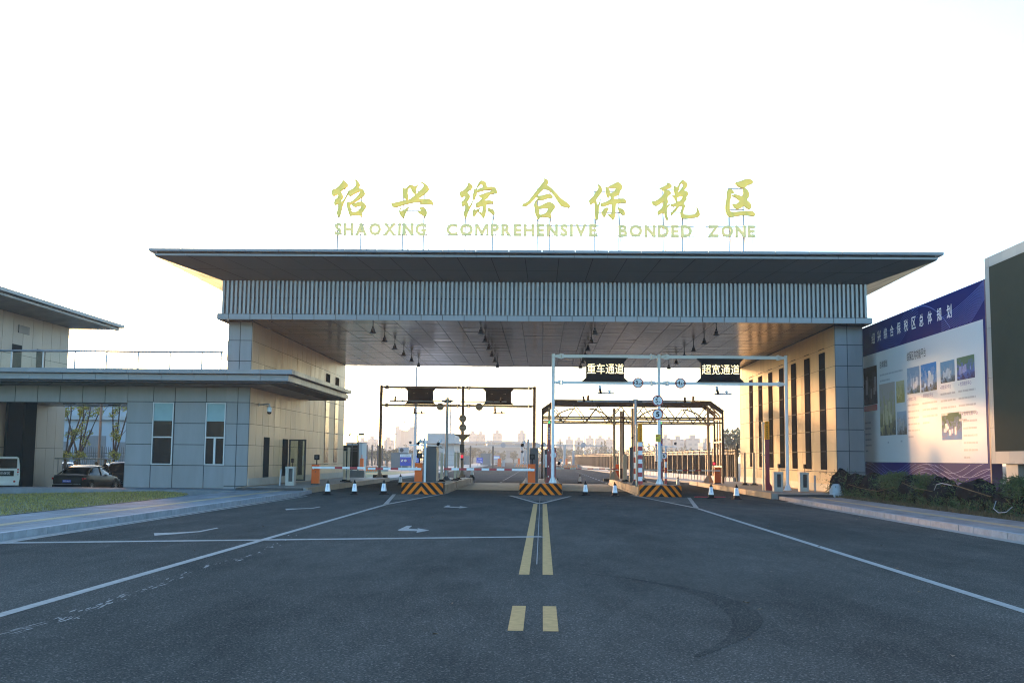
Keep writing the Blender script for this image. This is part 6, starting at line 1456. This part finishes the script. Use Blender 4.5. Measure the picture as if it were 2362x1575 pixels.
# ================================================================ lettering on the roof
YS=50.0
def rp(ox,oy,s): return lambda p:(ox+p[0]/s,oy+p[1]/s)
f1,f2,f3=rp(760,405,9.408),rp(1050,405,8.4),rp(1350,405,5.737)
CH=[('绍','leftmost gold brush character 绍 on the roof, above SHAO',f1,[[(283,98),(330,125),(380,165),(405,205),(395,240),(330,280),(235,350),(270,390),(297,440),(290,490),(245,545),(272,588),(340,490),(400,375),(415,345),(408,395),(370,470),(310,590),(270,700),(255,790),(230,870),(210,900),(180,880),(165,830),(175,770),(200,720),(207,650),(200,610),(160,625),(130,652),(105,625),(110,570),(125,525),(170,500),(195,460),(197,425),(170,412),(130,430),(95,450),(65,435),(58,390),(60,330),(90,303),(130,300),(200,250),(260,180),(290,130)],
 [(540,95),(570,95),(620,125),(665,200),(650,240),(615,290),(690,290),(740,320),(775,395),(740,440),(680,490),(600,550),(480,615),(445,640),(460,700),(480,790),(560,800),(620,780),(665,740),(690,690),(690,650),(640,665),(560,685),(510,670),(480,635),(560,605),(640,580),(700,570),(760,605),(795,650),(790,690),(750,750),(705,810),(715,870),(690,885),(640,860),(480,865),(460,890),(440,870),(410,780),(385,690),(385,590),(410,575),(470,580),(560,510),(640,420),(680,345),(650,345),(570,385),(500,420),(450,455),(420,440),(412,390),(425,335),(480,325),(540,270),(585,210),(580,150)]],(780.7,833.7)),
('兴','gold brush character 兴 on the roof, second from left',f1,[[(1590,272),(1650,300),(1710,235),(1760,205),(1810,225),(1850,250),(1890,230),(1935,185),(1893,250),(1882,320),(1880,385),(1860,412),(1820,385),(1780,320),(1755,260),(1730,265),(1700,310),(1692,380),(1710,440),(1715,490),(1690,520),(1655,520),(1615,480),(1600,440),(1590,350)],
 [(1980,155),(2030,155),(2080,190),(2140,240),(2162,295),(2140,340),(2060,410),(1910,510),(2060,520),(2180,522),(2230,560),(2255,610),(2240,640),(2180,622),(2060,625),(1935,610),(2040,575),(1960,570),(1800,590),(1600,640),(1480,680),(1410,692),(1360,670),(1340,600),(1380,605),(1500,580),(1600,552),(1730,535),(1820,470),(1930,370),(2020,290),(2050,230),(2030,180)],
 [(1560,705),(1535,745),(1545,785),(1600,770),(1660,725),(1730,680),(1690,750),(1650,820),(1620,910),(1600,920),(1560,890),(1520,830),(1515,780),(1530,730)],
 [(1940,705),(2040,695),(2090,730),(2115,790),(2110,840),(2090,890),(2060,885),(1980,840),(1910,795),(1990,770),(1980,740)]],(930,978)),
('综','gold brush character 综 on the roof, third from left',f2,[[(248,145),(290,160),(330,195),(342,230),(310,260),(225,335),(265,360),(287,400),(275,450),(225,515),(255,550),(265,610),(300,570),(345,490),(330,550),(290,630),(255,690),(235,760),(215,815),(195,825),(170,775),(160,730),(195,670),(205,620),(198,575),(170,585),(140,607),(125,570),(120,515),(160,495),(195,455),(205,405),(170,405),(120,425),(95,395),(82,340),(110,315),(150,305),(210,250),(250,185)],
 [(408,262),(430,200),(470,125),(505,102),(560,115),(605,155),(615,230),(700,222),(760,230),(800,275),(817,330),(795,352),(740,348),(660,375),(655,400),(620,440),(540,500),(620,490),(690,487),(735,520),(735,545),(660,548),(600,560),(597,640),(590,750),(550,837),(500,770),(440,705),(470,712),(520,730),(530,700),(540,640),(530,590),(460,610),(405,615),(395,590),(400,550),(450,520),(525,450),(490,420),(455,395),(540,365),(610,335),(640,340),(720,290),(715,268),(640,270),(540,295),(415,330),(420,370),(395,410),(380,460),(360,487),(335,450),(335,390),(365,330),(370,270),(395,280)],
 [(420,250),(495,160),(540,205),(532,240),(470,260),(418,292)],
 [(365,645),(395,675),(440,660),(500,625),(460,668),(430,700),(400,760),(365,800),(340,780),(337,710)],
 [(617,632),(680,645),(740,675),(768,720),(760,755),(735,760),(690,730),(650,690)]],(1073.8,1137)),
('合','gold brush character 合 with weathered brown tips in the centre of the roof',f2,[[(1710,62),(1770,78),(1805,120),(1810,150),(1765,190),(1820,215),(1900,290),(1980,375),(2060,460),(2150,520),(2200,560),(2228,600),(2210,628),(2150,615),(2060,595),(2020,550),(1960,460),(1900,370),(1840,300),(1780,275),(1715,262),(1660,310),(1590,395),(1510,480),(1440,550),(1380,592),(1320,600),(1297,600),(1310,550),(1350,550),(1420,500),(1500,400),(1570,310),(1640,220),(1710,130),(1735,95)],
 [(1575,400),(1620,400),(1700,395),(1790,360),(1850,368),(1890,410),(1885,440),(1800,440),(1720,470),(1650,485),(1606,474),(1590,430)],
 [(1600,470),(1572,525),(1578,562),(1610,607),(1680,580),(1770,530),(1840,522),(1900,550),(1938,600),(1925,640),(1880,690),(1845,760),(1865,800),(1850,825),(1800,815),(1720,800),(1640,812),(1630,840),(1605,848),(1570,790),(1550,740),(1540,650),(1525,580),(1545,510),(1585,468)],
 [(1630,645),(1700,640),(1790,630),(1800,660),(1770,720),(1720,750),(1640,770),(1625,720)]],(1239.7,1268.4)),
('保','gold brush character 保 on the roof, third from right',f3,[[(160,115),(205,145),(228,195),(205,240),(140,325),(155,370),(160,400),(180,370),(210,295),(195,370),(180,440),(172,580),(150,590),(130,560),(125,460),(122,360),(95,370),(65,392),(45,335),(100,285),(150,215),(178,165)],
 [(265,148),(300,165),(325,205),(325,270),(305,300),(280,275),(268,200)],
 [(306,162),(303,150),(350,130),(430,87),(470,115),(493,150),(485,180),(452,215),(458,240),(430,262),(395,275),(370,300),(390,320),(450,312),(515,308),(545,345),(535,365),(470,362),(405,372),(400,440),(398,540),(370,595),(330,550),(290,515),(345,515),(352,480),(352,375),(300,390),(240,415),(200,400),(205,370),(260,360),(330,320),(345,290),(330,280),(330,235),(370,230),(410,165),(360,165)],
 [(265,430),(315,430),(285,490),(265,545),(245,555),(210,500),(235,460)],[(420,428),(470,437),(515,465),(528,510),(515,533),(480,515),(450,480)]],(1372,1427.6)),
('税','gold brush character 税 on the roof, second from right',f3,[[(1085,95),(1125,115),(1147,150),(1120,170),(1050,185),(1075,205),(1110,205),(1138,235),(1120,255),(1090,280),(1085,320),(1095,350),(1080,400),(1110,385),(1147,340),(1110,400),(1080,440),(1075,500),(1095,585),(1080,597),(1060,560),(1040,490),(1000,505),(960,525),(950,480),(1000,450),(1030,400),(1040,340),(1000,370),(940,405),(900,390),(872,350),(920,345),(980,310),(1040,250),(1045,215),(1020,185),(970,180),(1030,155),(1080,125)],
 [(1165,150),(1185,140),(1200,160),(1225,150),(1245,100),(1285,60),(1325,85),(1355,120),(1340,160),(1300,205),(1340,212),(1366,245),(1350,275),(1330,290),(1343,315),(1325,340),(1295,375),(1328,405),(1300,450),(1295,520),(1370,525),(1440,520),(1470,490),(1475,450),(1465,410),(1500,465),(1518,520),(1500,545),(1440,560),(1340,572),(1290,570),(1260,545),(1255,500),(1275,440),(1285,405),(1250,400),(1200,470),(1130,545),(1125,510),(1180,450),(1215,405),(1160,415),(1120,385),(1185,375),(1200,350),(1180,310),(1165,285),(1147,268),(1190,270),(1175,235),(1170,180)],
 [(1222,240),(1255,200),(1300,130),(1280,100),(1255,120),(1243,170),(1233,205)],[(1217,290),(1250,277),(1288,265),(1288,300),(1250,345),(1212,350),(1217,320)]],(1529,1573.5)),
('区','rightmost gold brush character 区 on the roof, above ZONE',f3,[[(1978,95),(2040,85),(2110,55),(2160,47),(2205,65),(2220,95),(2200,115),(2150,125),(2110,165),(2070,165),(2010,140)],
 [(2082,175),(2112,168),(2150,205),(2170,250),(2160,295),(2130,325),(2180,370),(2200,410),(2190,440),(2165,448),(2120,420),(2095,395),(2060,430),(2010,445),(1970,425),(1940,375),(1990,385),(2040,350),(2030,325),(1980,285),(1935,270),(1975,252),(2020,262),(2070,280),(2090,250),(2085,210)],
 [(1885,190),(1915,177),(1945,195),(1972,240),(1930,235),(1930,290),(1910,340),(1908,480),(1960,487),(2060,480),(2170,472),(2220,480),(2250,520),(2235,540),(2170,530),(2080,525),(1990,540),(1910,555),(1870,510),(1850,460),(1855,380),(1870,300),(1872,230)]],(1681,1714))]
M['patina']=mat('weathered_bronze',(.16,.08,.03),.5,.3,.3,6)
M['goldedge']=mat('gold_letter_return',(.45,.30,.08),.4,.3,.1,2)
for ch,label,f,polys,posts in CH:
    P3=[[at(*f(p),YS) for p in poly] for poly in polys]
    o=Vector((P3[0][0].x,YS,10.99)); t=thing('brush_character',label,'sign letter',o,'gold characters standing on the roof')
    PP=[[(q.x-o.x,q.z) for q in pp] for pp in P3]; inside=lambda p,poly: sum(((poly[i][1]>p[1])!=(poly[i-1][1]>p[1])) and p[0]<(poly[i-1][0]-poly[i][0])*(p[1]-poly[i][1])/(poly[i-1][1]-poly[i][1])+poly[i][0] for i in range(len(poly)))%2
    mbx=MB(); used=set()
    for i,po_ in enumerate(PP):
        if any(j!=i and all(inside(p,PP[j]) for p in po_) for j in range(len(PP))): continue
        holes=[h for j,h in enumerate(PP) if j!=i and all(inside(p,po_) for p in h)]
        v,fc=fill2d([po_]+holes,.14); mbx.raw([(o.x+a,YS-c,b) for a,b,c in v],[tuple(q) for q in fc])
    mbx.build('letter_body',M['gold'],t)
    xs=[xof(u,480,YS+.16) for u in posts]; zs=[q.z for pp in P3 for q in pp]; zlo,zhi=min(zs),max(zs)
    for k,x in enumerate(xs):
        m=MB(); m.cyl((x,YS+.16,10.98),(x,YS+.16,zhi-(zhi-zlo)*.22),.032,n=6); m.cyl((x+.22,YS+.9,10.98),(x+.02,YS+.2,zlo+.25),.022,n=6); m.build('stand_post',M['steel'],t)
    for z in(zlo+(zhi-zlo)*.22,zhi-(zhi-zlo)*.23): MB().cyl((xs[0]-.05,YS+.16,z),(xs[1]+.05,YS+.16,z),.024,n=6).build('stand_rail',M['steel'],t)
for word,u0,u1,v0,v1,w2 in (('SHAOXING',771.8,982,515,543.5,'under the two leftmost characters'),('COMPREHENSIVE',1029.6,1376.7,517,545,'under the three middle characters'),('BONDED',1426.7,1596.5,519.5,547.5,'between the right pair of characters'),('ZONE',1632,1741.5,520.5,547.5,'under the rightmost character')):
    x0,x1=xof(u0,v1,YS),xof(u1,v1,YS); z0,z1=zof(v1,(u0+u1)/2,YS),zof(v0,(u0+u1)/2,YS)
    t=thing('roof_word','pale gold capital word %s on thin rails, %s'%(word,w2),'sign letters',((x0+x1)/2,YS,z0))
    MG=([(0,0),(0,.69),(.19,.69),(.425,.31),(.66,.69),(.85,.69),(.85,0),(.70,0),(.70,.42),(.50,.06),(.35,.06),(.15,.42),(.15,0)],[(0,1,11,12),(1,2,3,11),(3,10,11),(3,9,10),(3,8,9),(3,4,5,8),(5,6,7,8)])
    _G[('M',.046)]=([(a,b) for a,b in MG[0]],MG[1])
    wid=[];gap=.13
    for c in word: vs_,_=glyphs(c,.046); wid.append(max(p[0] for p in vs_)-min(p[0] for p in vs_))
    k=(x1-x0)/(sum(wid)+gap*(len(word)-1)); x=x0
    for c,wd in zip(word,wid):
        m=MB(); vs_,fs_=glyphs(c,.046); xa=min(p[0] for p in vs_);ya=min(p[1] for p in vs_);yb=max(p[1] for p in vs_)
        kz=(z1-z0)/(yb-ya)
        m.raw([(x+(p[0]-xa)*k,YS-.05,z0+(p[1]-ya)*kz) for p in vs_],fs_)
        # returns along the outline
        ec={}
        for q in fs_:
            for i in range(len(q)): e=(q[i],q[(i+1)%len(q)]); ec[tuple(sorted(e))]=ec.get(tuple(sorted(e)),[])+[e]
        for key,es in ec.items():
            if len(es)==1:
                a,b=es[0]; A=(x+(vs_[a][0]-xa)*k,z0+(vs_[a][1]-ya)*kz);B=(x+(vs_[b][0]-xa)*k,z0+(vs_[b][1]-ya)*kz)
                m.face([(A[0],YS-.05,A[1]),(A[0],YS+.03,A[1]),(B[0],YS+.03,B[1]),(B[0],YS-.05,B[1])])
        m.build('letter',M['paleg'],t)
        x+=(wd+gap)*k
    for f_ in(.1,.9):
        z=z0+(z1-z0)*f_; MB().cyl((x0-.1,YS+.06,z),(x1+.1,YS+.06,z),.022,n=6).build('rail',M['steel'],t)
    MB().cyl((x0+.1,YS+.07,10.98),(x0+.1,YS+.07,z1),.014,n=6).build('rail_post',M['steel'],t); MB().cyl((x1-.1,YS+.07,10.98),(x1-.1,YS+.07,z1),.014,n=6).build('rail_post',M['steel'],t)
# ================================================================ air
hm=bpy.data.materials.new('haze'); hm.use_nodes=True; n=hm.node_tree.nodes; L=hm.node_tree.links
n.remove(n['Principled BSDF']); pv=n.new('ShaderNodeVolumePrincipled'); pv.inputs['Density'].default_value=.0006; pv.inputs['Color'].default_value=(1,.95,.86,1); pv.inputs['Anisotropy'].default_value=.35
L.new(pv.outputs[0],n['Material Output'].inputs['Volume'])
hz=MB().box(-920,920,-80,920,-3.2,34).build('haze',hm,kind='stuff',label='thin warm evening haze over the whole place',cat='haze')
